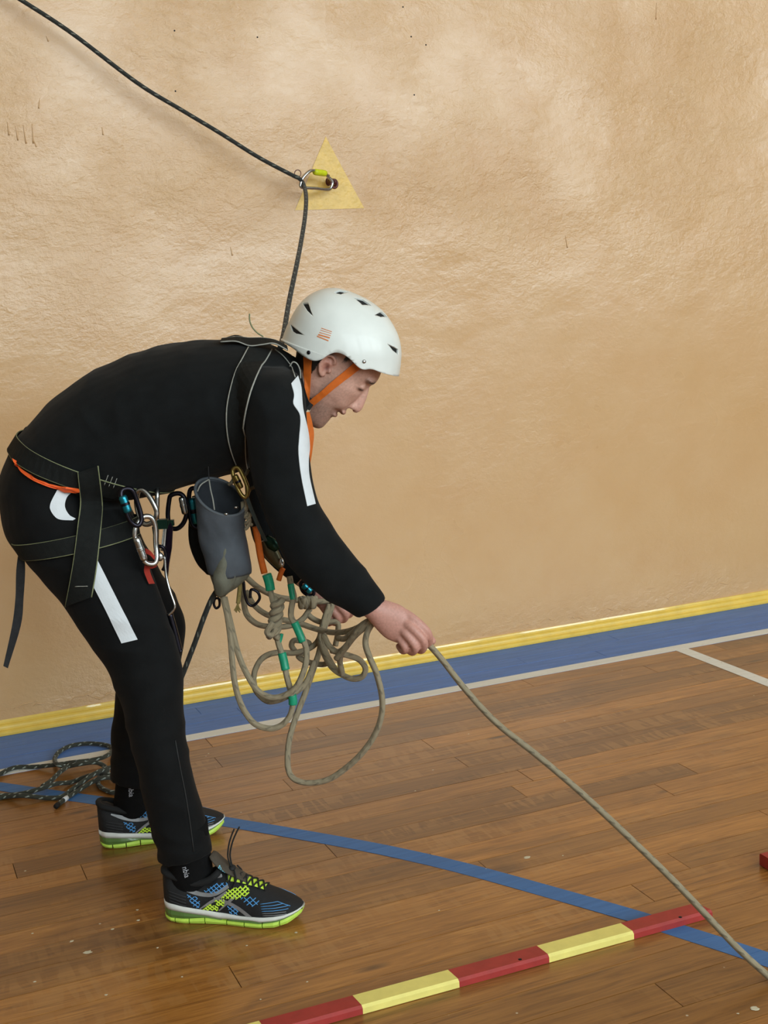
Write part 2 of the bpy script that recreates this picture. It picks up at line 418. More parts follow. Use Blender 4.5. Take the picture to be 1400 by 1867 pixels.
def remesh(name, parts, voxel, smooth_it, mt, parent, disp=None, factor=0.5):
    V, Fc = join(parts)
    tmp = bpy.data.meshes.new('tmp'); tmp.from_pydata([tuple(v) for v in V], [], Fc)
    bm = bmesh.new(); bm.from_mesh(tmp); bmesh.ops.remove_doubles(bm, verts=bm.verts, dist=1e-5)
    bmesh.ops.recalc_face_normals(bm, faces=bm.faces); bm.to_mesh(tmp); bm.free()
    to = bpy.data.objects.new('tmp', tmp); COL.objects.link(to)
    r = to.modifiers.new('r', 'REMESH'); r.mode = 'VOXEL'; r.voxel_size = voxel; r.adaptivity = 0
    s = to.modifiers.new('s', 'SMOOTH'); s.factor = factor; s.iterations = smooth_it
    dg = bpy.context.evaluated_depsgraph_get()
    me = bpy.data.meshes.new_from_object(to.evaluated_get(dg)); me.name = name
    bpy.data.objects.remove(to, do_unlink=True); bpy.data.meshes.remove(tmp)
    if disp:
        nrm = [v.normal.copy() for v in me.vertices]
        for v, nn in zip(me.vertices, nrm): v.co = disp(v.co.copy(), nn)
    me.update()
    me.polygons.foreach_set('use_smooth', [True] * len(me.polygons))
    me.materials.clear(); me.materials.append(mt)
    o = bpy.data.objects.new(name, me); COL.objects.link(o)
    if parent is not None: o.parent = parent; o.matrix_parent_inverse = parent_inv(parent)
    return o
def bvh_of(*objs):
    V = []; Fc = []
    for o in objs:
        off = len(V); V += [v.co.copy() for v in o.data.vertices]; Fc += [tuple(i + off for i in p.vertices) for p in o.data.polygons]
    return BVHTree.FromPolygons(V, Fc)
def S(px, py, bvh, off=0.002, toward=None):
    """point of the modelled surface seen at a pixel of the photograph"""
    for k in range(24):
        d = ray(px, py).normalized(); h = bvh.ray_cast(CAM, d)
        if h[0] is not None:
            nn = h[1] if h[1].dot(d) < 0 else -h[1]
            return h[0] + nn * off
        if toward is None: toward = (px + 5, py)
        px += (toward[0] - px) * 0.12; py += (toward[1] - py) * 0.12
    return M(px, py, -0.1)
def dens(pl, sub=4): return catmull(pl, sub)
def surf_ribbon(name, L_, R_, bvh, mt, parent, th=0.002, off=0.002, sub=4, cols=4, pipe=None, pr=0.0013, relax=0):
    A = dens(L_, sub); B = dens(R_, sub); n = len(A); V = []; Fc = []
    G = []
    for a, b in zip(A, B):
        row = []
        for c in range(cols + 1):
            t = c / cols; p = (a[0] + (b[0] - a[0]) * t, a[1] + (b[1] - a[1]) * t)
            q = (b if t < 0.5 else a)
            row.append(S(p[0], p[1], bvh, off, q))
        G.append(row)
    for _ in range(relax):
        G = [G[0]] + [[(G[i - 1][c] + G[i][c] * 2 + G[i + 1][c]) / 4 for c in range(cols + 1)] for i in range(1, n - 1)] + [G[-1]]
    d0 = [[None] * (cols + 1) for _ in range(n)]
    for i in range(n):
        for c in range(cols + 1):
            t = G[min(i + 1, n - 1)][c] - G[max(i - 1, 0)][c]; w = G[i][min(c + 1, cols)] - G[i][max(c - 1, 0)]
            nn = t.cross(w); nn = nn.normalized() if nn.length > 1e-9 else -FH
            if nn.dot(CAM - G[i][c]) < 0: nn = -nn
            d0[i][c] = nn
    W = cols + 1
    V = [G[i][c] for i in range(n) for c in range(W)] + [G[i][c] + d0[i][c] * th for i in range(n) for c in range(W)]
    o = n * W
    for i in range(n - 1):
        for c in range(cols):
            a, b_, c_, d = i * W + c, i * W + c + 1, (i + 1) * W + c + 1, (i + 1) * W + c
            Fc.append((a, d, c_, b_)); Fc.append((a + o, b_ + o, c_ + o, d + o))
        Fc.append((i * W, i * W + o, (i + 1) * W + o, (i + 1) * W)); Fc.append((i * W + cols, (i + 1) * W + cols, (i + 1) * W + cols + o, i * W + cols + o))
    for c in range(cols):
        Fc.append((c, c + 1, c + 1 + o, c + o)); i = (n - 1) * W; Fc.append((i + c, i + c + o, i + c + 1 + o, i + c + 1))
    ob = fix_normals(obj(name, V, Fc, mt, parent, False))
    if pipe:
        for c in (0, cols):
            pp = [G[i][c] + d0[i][c] * (th * 0.5) for i in range(n)]
            Vt, Ft, U = tube_geo(pp, pr, 6); obj('edge_stitching', Vt, Ft, pipe, ob, True, U)
    return ob

# ================================================================== the hall
def relief(x, z):
    p = Vector((x, 0.0, z))
    k = min(1.0, max(0.25, (z - 0.9) / 0.7))
    h = 0.010 * noise.noise(p * 1.3) + k * (0.0045 * noise.noise(p * 3.7 + Vector((5, 0, 2))) + 0.0022 * noise.noise(p * 9.0 + Vector((1, 3, 0))))
    return h
def wall_far():
    xs0, xs1, zs0, zs1, st = -0.35, 4.3, 0.0, 2.9, 0.014
    nx = int((xs1 - xs0) / st); nz = int((zs1 - zs0) / st); V = []; Fc = []
    for j in range(nz + 1):
        for i in range(nx + 1):
            x = xs0 + (xs1 - xs0) * i / nx; z = zs0 + (zs1 - zs0) * j / nz
            e = min(1.0, i / 12, (nx - i) / 12, (nz - j) / 12)
            V.append((x, YW - relief(x, z) * max(0, e), z))
    for j in range(nz):
        for i in range(nx):
            a = j * (nx + 1) + i; Fc.append((a, a + 1, a + nx + 2, a + nx + 1))
    b = len(V)
    for x0, x1, z0, z1 in ((X0, xs0, 0, CEIL), (xs1, X1, 0, CEIL), (xs0, xs1, zs1, CEIL)):
        o = len(V); V += [(x0, YW, z0), (x1, YW, z0), (x1, YW, z1), (x0, YW, z1)]; Fc.append((o, o + 1, o + 2, o + 3))
    w = obj('wall_far', V, Fc, PLASTER, None, True)
    tag(w, 'tan gloss-painted plaster wall with rough trowelled relief', None, kind='structure')
    return w
WALL = wall_far()
# painted triangle around the anchor, follows the plaster
tp = [WL(593, 249), WL(537.5, 383.5), WL(664, 379.5)]
V = []; Fc = []; n = 16
idx = {}
for i in range(n + 1):
    for j in range(n + 1 - i):
        a, b = i / n, j / n; p = tp[0] * (1 - a - b) + tp[1] * a + tp[2] * b
        idx[i, j] = len(V); V.append((p.x, YW - relief(p.x, p.z) - 0.0016, p.z))
for i in range(n):
    for j in range(n - i):
        Fc.append((idx[i, j], idx[i + 1, j], idx[i, j + 1]))
        if i + j < n - 1: Fc.append((idx[i + 1, j], idx[i + 1, j + 1], idx[i, j + 1]))
tag(fix_normals(obj('painted_triangle', V, Fc, TRI, WALL, True)), 'pale yellow painted triangle')
# small nail holes and chips in the plaster
for px, py in ((318, 56), (320, 166), (469, 68), (734, 13), (749, 67), (776, 82), (755, 173)):
    p = WL(px, py); c = (p.x, YW - relief(p.x, p.z) - 0.0005, p.z)
    obj('nail_hole', *ell_geo(c, (Vector((0.0028, 0, 0)), Vector((0, 0, 0.0028)), Vector((0, 0.0012, 0))), 8, 5), DARKP, WALL, True)

# cracks and lifted plaster edges above the moulding, old drips at the upper left
rc = random.Random(3)
for px, py in ((25, 1292), (60, 1287), (95, 1290), (120, 1278), (160, 1268), (180, 1276), (395, 1243), (430, 1232), (820, 1168), (850, 1160), (880, 1163), (930, 1148), (985, 1137), (1040, 1128), (1090, 1117), (1130, 1108), (1175, 1075), (1210, 1090), (1300, 1070)):
    p = WL(px, py); P = []; x, z = p.x, max(p.z, .055); sl = rc.uniform(-.25, .35)
    for k in range(rc.randint(5, 9)):
        P.append(Vector((x, YW - relief(x, z) - .0002, z))); x += rc.uniform(.006, .016); z = max(.055, z + sl * .008 + rc.uniform(-.007, .007))
    V, Fc, U = tube_geo(catmull(P, 3), .0016, 6, False, True, lambda t: .35 + math.sin(math.pi * t)); obj('plaster_ridge', V, Fc, PLASTER, WALL, True)
for px, y0, y1 in ((13, 222, 247), (28, 230, 256), (42, 228, 262), (58, 226, 262), (62, 258, 268), (72, 180, 198), (84, 66, 76), (186, 232, 246), (420, 450, 466), (1196, 5, 36), (1030, 430, 452)):
    a_, b_ = WL(px, y0), WL(px + rc.uniform(-2, 6), y1)
    P = [Vector((q.x, YW - relief(q.x, q.z) - .0004, q.z)) for q in (a_.lerp(b_, t / 6) for t in range(7))]
    V, Fc, U = tube_geo(P, .0022, 6, False, True, lambda t: .4 + t * .8); obj('paint_drip', V, Fc, PLASTER, WALL, True)

# floor: one slab with planks laid on it
FB = obj('floor', *box_geo(((X0 + X1) / 2, (Y0 + YW) / 2, -0.03), X1 - X0, YW - Y0, 0.02), mat('dark_underfloor', (60, 38, 22), 0.6), None)
tag(FB, 'varnished brown plank floor with painted court lines', None, kind='structure')
LINE_Y0, LINE_Y1 = 3.683, 3.737
PW = 0.0905
rows = [LINE_Y0 - PW * (k + 1) for k in range(33)]
def plank(x0, x1, y0, y1, mt):
    g = 0.0008; t = random.uniform(-0.0003, 0.0003)
    V, Fc = box_geo((0, 0, 0), x1 - x0 - 2 * g, y1 - y0 - 2 * g, 0.02)
    # eased top edges
    V = [Vector(v) for v in V]
    o = obj('plank', V, Fc, mt, FB); o.location = ((x0 + x1) / 2, (y0 + y1) / 2, -0.01 + t)
    o.matrix_parent_inverse = Matrix.Identity(4)
    return o
YMIN = rows[-1]
for y in rows:
    x = -0.7 - random.uniform(0, 1.6); xe = 4.4 if y > 2.0 else 3.4
    while x < xe:
        ln = random.choice((0.9, 1.3, 1.7, 2.2)) + random.uniform(-0.2, 0.2)
        if x + ln > -0.7: plank(x, x + ln, y, y + PW, WOOD)
        x += ln
bw = (YW - LINE_Y0) / 5
for k in range(5):
    x = -0.7 - random.uniform(0, 1.2)
    while x < 4.6:
        ln = random.uniform(0.9, 1.9)
        if x + ln > -0.7: plank(x, x + ln, LINE_Y0 + bw * k, LINE_Y0 + bw * (k + 1), BLUEW)
        x += ln
# the rest of the hall floor, out of the picture, in broad boards
for x0, x1, y0, y1 in ((X0, X1, Y0, YMIN), (X0, -2.2, YMIN, YW), (5.8, X1, YMIN, YW), (-3.0, -2.2, YMIN, YW)):
    if x1 - x0 > 1: plank(x0, x1, y0, y1, WOOD)
fill = obj('floor_field', *box_geo((1.8, (YMIN + YW) / 2, -0.0185), 8.0, YW - YMIN, 0.003), mat('joint_dirt', (40, 26, 16), 0.8), FB)

def clip_rows(poly, ys):
    """cut a convex polygon at the plank joints so that the paint breaks there"""
    out = []
    for k in range(len(ys) - 1):
        lo, hi = ys[k] + 0.0006, ys[k + 1] - 0.0006; P = [tuple(q) for q in poly]
        for yy, keep in ((lo, 1), (hi, -1)):
            Q = []
            for i in range(len(P)):
                a, b = P[i - 1], P[i]; ia, ib = keep * (a[1] - yy) >= 0, keep * (b[1] - yy) >= 0
                if ia != ib:
                    t = (yy - a[1]) / (b[1] - a[1]); Q.append((a[0] + (b[0] - a[0]) * t, yy))
                if ib: Q.append(b)
            P = Q
            if len(P) < 3: break
        if len(P) >= 3: out.append(P)
    return out
def paint(name, polys, z0, mt, label):
    V = []; Fc = []
    ys = sorted(rows + [LINE_Y0 + bw * k for k in range(6)])
    for poly in polys:
        for P in clip_rows(poly, ys):
            n = len(P); o = len(V)
            V += [(p[0], p[1], 0.0002) for p in P] + [(p[0], p[1], z0) for p in P]
            Fc.append(tuple(o + n + i for i in range(n)))
            for i in range(n): Fc.append((o + i, o + (i + 1) % n, o + n + (i + 1) % n, o + n + i))
    return tag(fix_normals(obj(name, V, Fc, mt, FB)), label)
paint('white_line', [[(-1.5, LINE_Y0), (6, LINE_Y0), (6, LINE_Y1), (-1.5, LINE_Y1)]], 0.0009, WHITELINE, 'white court line along the blue border')
paint('white_line', [[(2.64, 0.9), (2.692, 0.9), (2.692, LINE_Y0 + 0.01), (2.64, LINE_Y0 + 0.01)]], 0.0012, WHITELINE, 'white court line running away from the wall')
bl = [FL(*p) for p in ((-700, 1345), (-380, 1384), (-80, 1423), (100, 1449), (200, 1463), (420, 1500), (560, 1524), (700, 1550), (840, 1582), (1000, 1626), (1160, 1672), (1230, 1695), (1330, 1727), (1420, 1757), (1560, 1805))]
bl = [Vector(p) for p in catmull(bl, 3)]
pol = []
for i in range(len(bl) - 1):
    def nrm(k):
        t = bl[min(k + 1, len(bl) - 1)] - bl[max(k - 1, 0)]; return Vector((-t.y, t.x, 0)).normalized() * 0.026
    a, b = nrm(i), nrm(i + 1)
    pol.append([bl[i] - a, bl[i + 1] - b, bl[i + 1] + b, bl[i] + a])
paint('blue_line', pol, 0.0010, BLUELINE, 'curved blue court line across the planks')

CHIP = mat('pale_plaster_chip', (205, 196, 170), .8, var=.1)
for px, py, r in ((160, 1736, .011), (131, 1716, .006), (252, 1678, .005), (63, 1790, .0035), (193, 1814, .004), (250, 1659, .004), (46, 1588, .003), (59, 1702, .003), (287, 1728, .003), (332, 1781, .003), (205, 1694, .004), (450, 1724, .003), (962, 1563, .010), (1026, 1560, .003), (886, 1584, .003), (1375, 1838, .012), (1345, 1848, .003), (757, 1442, .003), (789, 1404, .003), (380, 1374, .003), (475, 1822, .003), (560, 1790, .003), (800, 1660, .003), (540, 1700, .0035)):
    p = FL(px, py, .0006); ph = rc.uniform(0, 6); k = 9
    ring = [p + Vector((math.cos(2 * math.pi * i / k) * r * rc.uniform(.5, 1.2), math.sin(2 * math.pi * i / k) * r * rc.uniform(.4, .9), 0)) for i in range(k)]
    fix_normals(obj('plaster_crumb', ring + [q + UP * .0006 + (p - q) * .25 for q in ring], [tuple(range(k - 1, -1, -1)), tuple(range(k, 2 * k))] + [(i, (i + 1) % k, k + (i + 1) % k, k + i) for i in range(k)], CHIP, FB))

# yellow moulding at the foot of the wall
prof = [(0.0, 0.001), (0.030, 0.001), (0.031, 0.008), (0.030, 0.013), (0.026, 0.0165), (0.020, 0.0175), (0.0195, 0.023), (0.018, 0.029), (0.014, 0.033), (0.008, 0.0345), (0.0075, 0.041), (0.005, 0.047), (0.0, 0.049)]
V = []; Fc = []
xs = [X0, -0.6] + [(-0.6 + 0.25 * k) for k in range(1, 21)] + [X1]
for x in xs:
    wob = 0.0012 * noise.noise(Vector((x * 3, 0, 0)))
    for d, z in prof: V.append((x, YW + 0.012 - (d + 0.012 if d > 0 else 0) + (wob if d > 0 else 0), z))
np_ = len(prof)
for i in range(len(xs) - 1):
    for j in range(np_):
        j2 = (j + 1) % np_; Fc.append((i * np_ + j, i * np_ + j2, (i + 1) * np_ + j2, (i + 1) * np_ + j))
tag(fix_normals(obj('baseboard_far', V, Fc, YELLOWT)), 'stepped yellow moulding along the foot of the wall', kind='structure')

# the rest of the hall: ceiling, side walls, window wall behind the camera
tag(obj('ceiling', *box_geo(((X0 + X1) / 2, (Y0 + YW) / 2, CEIL + 0.1), X1 - X0 + 0.4, YW - Y0 + 0.4, 0.2), CEILM), 'off-white hall ceiling', kind='structure')
tag(obj('wall_left', *box_geo((X0 - 0.1, (Y0 + YW) / 2, CEIL / 2), 0.2, YW - Y0, CEIL), PAPER), 'plain side wall on the left', kind='structure')
tag(obj('wall_right', *box_geo((X1 + 0.1, (Y0 + YW) / 2, CEIL / 2), 0.2, YW - Y0, CEIL), PAPER), 'plain side wall on the right', kind='structure')
parts = [box_geo(((X0 + X1) / 2, Y0 - 0.1, WZ0 / 2), X1 - X0, 0.2, WZ0), box_geo(((X0 + X1) / 2, Y0 - 0.1, (WZ1 + CEIL) / 2), X1 - X0, 0.2, CEIL - WZ1)]
xe = X0
for wx, ww in WIN + [(X1, 0)]:
    parts.append(box_geo(((xe + wx) / 2, Y0 - 0.1, (WZ0 + WZ1) / 2), wx - xe, 0.2, WZ1 - WZ0)); xe = wx + ww
tag(obj('wall_back', *join(parts), PAPER), 'window wall behind the camera', kind='structure')
for k, (wx, ww) in enumerate(WIN):
    fr = [box_geo((wx + 0.03, Y0 + 0.0, (WZ0 + WZ1) / 2), 0.06, 0.05, WZ1 - WZ0), box_geo((wx + ww - 0.03, Y0, (WZ0 + WZ1) / 2), 0.06, 0.05, WZ1 - WZ0),
          box_geo((wx + ww / 2, Y0, (WZ0 + WZ1) / 2), 0.06, 0.05, WZ1 - WZ0), box_geo((wx + ww / 2, Y0, WZ0 + 0.03), ww, 0.05, 0.06),
          box_geo((wx + ww / 2, Y0, WZ1 - 0.03), ww, 0.05, 0.06), box_geo((wx + ww / 2, Y0, WZ0 + 2.3), ww, 0.05, 0.06)]
    tag(obj('window_%d' % (k + 1), *join(fr), FRAMEW), 'tall window frame in the wall behind the camera', kind='structure')

# ================================================================== the person
PB = M(230, 1600, 0.0); PB = Vector((PB.x, PB.y, 0))
PERSON = thing('person', 'person in black tracksuit bending forward, pulling a beige rope', 'person', PB)

# head frame: unit = one photo pixel at the man's middle plane
T3 = M(600, 668, 0.0); K = (M(650, 668, 0) - M(550, 668, 0)).length / 100
_a = math.radians(36)
HF = (M(600 + 100 * math.cos(_a), 668 + 100 * math.sin(_a), 0) - T3).normalized()
HU = FH.cross(HF).normalized()
if HU.z < 0: HU = -HU
def hp(a, b, c=0.0): return T3 + (HF * a + HU * b + FH * c) * K
def hloc(p):
    d = (p - T3) / K; return d.dot(HF), d.dot(HU), d.dot(FH)

HEADR = [  # up, front, back, half width
    (-107, 42, 28, 8), (-104, 50, 14, 17), (-98, 55, 2, 25), (-90, 56.5, -8, 31), (-80, 57.5, -16, 36), (-72, 57.5, -22, 40),
    (-64, 58.5, -30, 44), (-58, 60.5, -34, 46.5), (-53, 64.5, -37, 49), (-48, 69, -40, 50.5), (-42, 72.5, -45, 53), (-36, 74, -49, 55), (-20, 76, -60, 58),
    (-5, 77, -68, 60), (6, 78, -73, 61), (14, 81, -77, 62), (24, 86, -80, 63), (36, 86, -83, 63.5), (50, 82, -84, 63), (70, 71, -80, 59), (92, 46, -62, 46), (106, 14, -34, 22)]
def head_geo(n=44):
    R = catmull(HEADR, 3); V = []; Fc = []
    for b, f, bk, c in R:
        mid, hl = (f + bk) / 2, (f - bk) / 2
        for j in range(n):
            t = 2 * math.pi * j / n; ct, st = math.cos(t), math.sin(t); e = 2 / 2.35
            V.append(hp(mid + hl * math.copysign(abs(ct) ** e, ct), b, c * math.copysign(abs(st) ** e, st)))
    for i in range(len(R) - 1):
        for j in range(n):
            j2 = (j + 1) % n; Fc.append((i * n + j, i * n + j2, (i + 1) * n + j2, (i + 1) * n + j))
    Fc.append(tuple(reversed(range(n)))); Fc.append(tuple((len(R) - 1) * n + j for j in range(n)))
    return V, Fc
def hell(a, b, c, ra, rb, rc, n=14, m=9): return ell_geo(hp(a, b, c), (HF * (ra * K), FH * (rc * K), HU * (rb * K)), n, m)
def hloft(lst, n=14, sub=4): return loft_geo([(hp(a, b, c), r * K, w * K) for a, b, c, r, w in lst], n, sub)
head_parts = [head_geo(),
    hloft([(70, 18, 0, 8, 8), (76, 9, 0, 7, 6), (80, -6, 0, 9, 6.8), (81.5, -22, 0, 11.5, 8.5), (83.5, -32, 0, 10.5, 9), (79, -38, 0, 6, 8)]),
    hell(68.5, -52, 0, 6.5, 5.5, 26), hell(58.5, -65, 0, 6.5, 5.2, 24)]
for s in (-1, 1):
    head_parts += [hell(77, -34, 9 * s, 8, 6, 5.5), hell(74, 25, 25 * s, 10, 6.5, 22), hell(68, 6.5, 28 * s, 7.5, 7, 12)]
    # ear: plate, rim, lobe, tragus
    head_parts += [hell(-6, 4, 63 * s, 11, 17, 5), hell(-3, -14, 64 * s, 6, 6, 4), hell(5, -3, 64 * s, 3, 5, 4)]
    rim = [(5, 12, 66), (2, 19, 69), (-6, 22, 71), (-13, 18, 72.5), (-17, 9, 73), (-16, -1, 72), (-11, -10, 70), (-5, -16, 67)]
    v, f, u = tube_geo(catmull([tuple(hp(a, b, c * s)) for a, b, c in rim], 4), 3.1 * K, 8); head_parts.append((v, f))
    ah = [(1, 6, 67), (-7, 10, 69.5), (-11, 2, 70), (-7, -8, 68)]
    v, f, u = tube_geo(catmull([tuple(hp(a, b, c * s)) for a, b, c in ah], 4), 2.1 * K, 8); head_parts.append((v, f))
neck = [((585, 690, 0), .052, .055), ((562, 700, 0), .056, .058), ((530, 703, 0), .06, .062), ((490, 705, 0), .07, .075)]
head_parts.append(loft_geo([(M(*p), a, b) for p, a, b in neck], 28))

def finger(pts, r0, r1):
    P = [M(*p) for p in pts]; k = len(P)
    g = tube_geo(catmull(P, 5), 1.0, 12, False, True, lambda t: r0 + (r1 - r0) * t)
    tip = ell_geo(P[-1], (Vector((r1, 0, 0)), Vector((0, r1, 0)), Vector((0, 0, r1))), 10, 7)
    return [g[:2], tip]
hand_parts = [loft_geo([ED(672, 1083, 650, 1112, -.213, .028), ED(694, 1092, 670, 1128, -.214, .026), ED(713, 1097, 687, 1148, -.215, .023), ED(735, 1106, 704, 1164, -.217, .020), ED(754, 1124, 726, 1173, -.22, .016)], 24)]
for pts, r0, r1 in (
    ([(738, 1118, -.217), (758, 1132, -.226), (779, 1153, -.226), (782, 1171, -.206), (771, 1180, -.186)], .0105, .0078),
    ([(732, 1132, -.22), (751, 1145, -.236), (772, 1169, -.238), (769, 1185, -.216), (757, 1182, -.194)], .0108, .008),
    ([(726, 1142, -.22), (741, 1157, -.236), (757, 1179, -.240), (751, 1189, -.220), (741, 1180, -.198)], .0102, .0076),
    ([(718, 1150, -.217), (730, 1166, -.228), (739, 1182, -.234), (734, 1187, -.216), (727, 1178, -.2)], .0092, .007),
    ([(706, 1112, -.195), (728, 1116, -.178), (752, 1128, -.172), (771, 1147, -.180), (788, 1169, -.190)], .0125, .0085)):
    hand_parts += finger(pts, r0, r1)
# far hand
hand_parts += [loft_geo([ED(560, 1040, 540, 1064, .10, .026), ED(580, 1053, 558, 1082, .09, .024), ED(606, 1070, 576, 1104, .08, .021), ED(622, 1084, 594, 1116, .07, .016)], 24)]
for pts, r0, r1 in (
    ([(608, 1080, .07), (626, 1092, .058), (640, 1106, .06), (638, 1120, .08), (626, 1122, .095)], .0105, .0078),
    ([(602, 1090, .068), (617, 1103, .052), (630, 1119, .054), (626, 1130, .075), (615, 1126, .092)], .0105, .0078),
    ([(596, 1099, .068), (607, 1113, .054), (617, 1127, .056), (612, 1136, .075), (602, 1130, .09)], .01, .0074),
    ([(588, 1106, .07), (597, 1119, .058), (603, 1131, .062), (598, 1137, .078), (590, 1131, .09)], .009, .007),
    ([(578, 1064, .1), (600, 1070, .12), (620, 1082, .118), (634, 1098, .105)], .012, .0085)):
    hand_parts += finger(pts, r0, r1)

# silhouette rings shared by the body and the clothes over it
TORSO = [ED(60, 905, 205, 960, 0, .150), ED(22, 812, 222, 908, 0, .172), ED(58, 770, 258, 903, 0, .176), ED(110, 718, 300, 897, 0, .180), ED(190, 666, 348, 884, 0, .185),
         ED(290, 631, 402, 868, 0, .19), ED(380, 618, 455, 850, 0, .195), ED(450, 616, 515, 815, 0, .185), ED(505, 634, 545, 775, 0, .12), ED(533, 650, 560, 757, 0, .068)]
ARM_N = [ED(425, 665, 520, 668, -.10, .07), ED(437, 700, 545, 688, -.155, .075), ED(445, 750, 556, 735, -.195, .068), ED(452, 810, 562, 795, -.205, .064), ED(460, 870, 567, 852, -.21, .062),
         ED(483, 935, 579, 910, -.215, .058), ED(511, 1003, 606, 955, -.22, .055), ED(548, 1055, 638, 1003, -.22, .05), ED(592, 1089, 667, 1040, -.217, .045), ED(628, 1112, 692, 1071, -.215, .04), ED(651, 1127, 703, 1090, -.214, .037)]
ARM_F = [ED(430, 690, 520, 690, .12, .07), ED(440, 760, 530, 750, .19, .065), ED(445, 850, 527, 838, .215, .06), ED(450, 920, 525, 900, .215, .055), ED(462, 985, 540, 945, .2, .052),
         ED(500, 1035, 555, 985, .16, .045), ED(535, 1062, 578, 1025, .12, .04), ED(553, 1075, 588, 1045, .1, .036)]
PELVIS = [ED(52, 775, 222, 862, 0, .150), ED(24, 822, 216, 898, 0, .164), ED(8, 855, 230, 922, 0, .174), ED(5, 900, 240, 945, 0, .182), ED(15, 960, 250, 965, 0, .18), ED(45, 1010, 240, 985, 0, .15)]
LEG_N = [ED(14, 905, 225, 925, -.07, .09), ED(20, 965, 245, 945, -.085, .098), ED(60, 1035, 246, 968, -.10, .096), ED(110, 1092, 263, 1016, -.115, .09), ED(165, 1170, 291, 1090, -.135, .08), ED(203, 1232, 318, 1168, -.15, .073),
         ED(222, 1290, 333, 1240, -.165, .068), ED(235, 1335, 335, 1312, -.172, .064), ED(250, 1400, 346, 1388, -.182, .06), ED(270, 1480, 366, 1466, -.182, .056), ED(289, 1568, 386, 1551, -.176, .054)]
LEG_F = [ED(20, 920, 225, 925, .07, .09), ED(50, 1000, 245, 960, .09, .095), ED(140, 1090, 288, 1035, .125, .085), ED(200, 1155, 322, 1095, .16, .075),
         ED(212, 1222, 338, 1145, .185, .07), ED(206, 1285, 322, 1240, .195, .064), ED(204, 1345, 303, 1340, .213, .058), ED(203, 1420, 288, 1428, .228, .053)]
def shrink(rs, k): return [(c, a * k, b * k) for c, a, b in rs]
ANK_N = [((338, 1500, -.185), .04, .036), ((345, 1570, -.17), .036, .032), ((350, 1612, -.166), .03, .02)]
ANK_F = [((246, 1370, .21), .04, .036), ((242, 1430, .23), .035, .03), ((240, 1472, .243), .03, .02)]
body_parts = head_parts + hand_parts + [loft_geo(shrink(TORSO[:-1], .82)), loft_geo(shrink(ARM_N[1:], .76)), loft_geo(shrink(ARM_F[1:], .76)), loft_geo(shrink(PELVIS, .88)),
    loft_geo(shrink(LEG_N[1:], .78)), loft_geo(shrink(LEG_F[1:], .78)), loft_geo([(M(*p), a, b) for p, a, b in ANK_N]), loft_geo([(M(*p), a, b) for p, a, b in ANK_F])]
def g3(x, y, z, sx, sy, sz): return math.exp(-((x / sx) ** 2 + (y / sy) ** 2 + (z / sz) ** 2))
def sculpt(p, n):
    a, b, c = hloc(p)
    if abs(a) > 130 or abs(b) > 125 or abs(c) > 90: return p
    ac = abs(c); d = 0.0
    d -= 4.0 * g3(a - 74, b - 14, ac - 18, 12, 6, 9)            # inner eye corner
    d -= 2.5 * g3(a - 66, b + 3, ac - 30, 12, 4, 14)            # under the eye
    d -= 2.0 * g3(a - 76, b - 16, ac - 32, 12, 3, 12)           # lid crease
    d -= 3.0 * g3(a - 55, b + 55, ac - 22, 10, 4, 9)            # mouth corner
    d += 3.0 * g3(a - 55, b + 10, ac - 42, 18, 13, 15)          # cheekbone
    d -= 3.5 * g3(a - 40, b + 45, ac - 46, 18, 16, 16)          # hollow cheek
    d -= 3.0 * g3(a - 79, b + 41, ac - 6, 5, 3, 4)              # nostril
    d -= 2.0 * g3(a - 70, b + 33, ac - 18, 6, 8, 6)             # nose fold
    d -= 2.5 * g3(a + 2, b - 0, ac - 69, 5, 6, 6)               # ear hollow
    return p + n * (d * K)
BODY = remesh('body', body_parts, 0.0027, 3, SKIN, PERSON, sculpt)
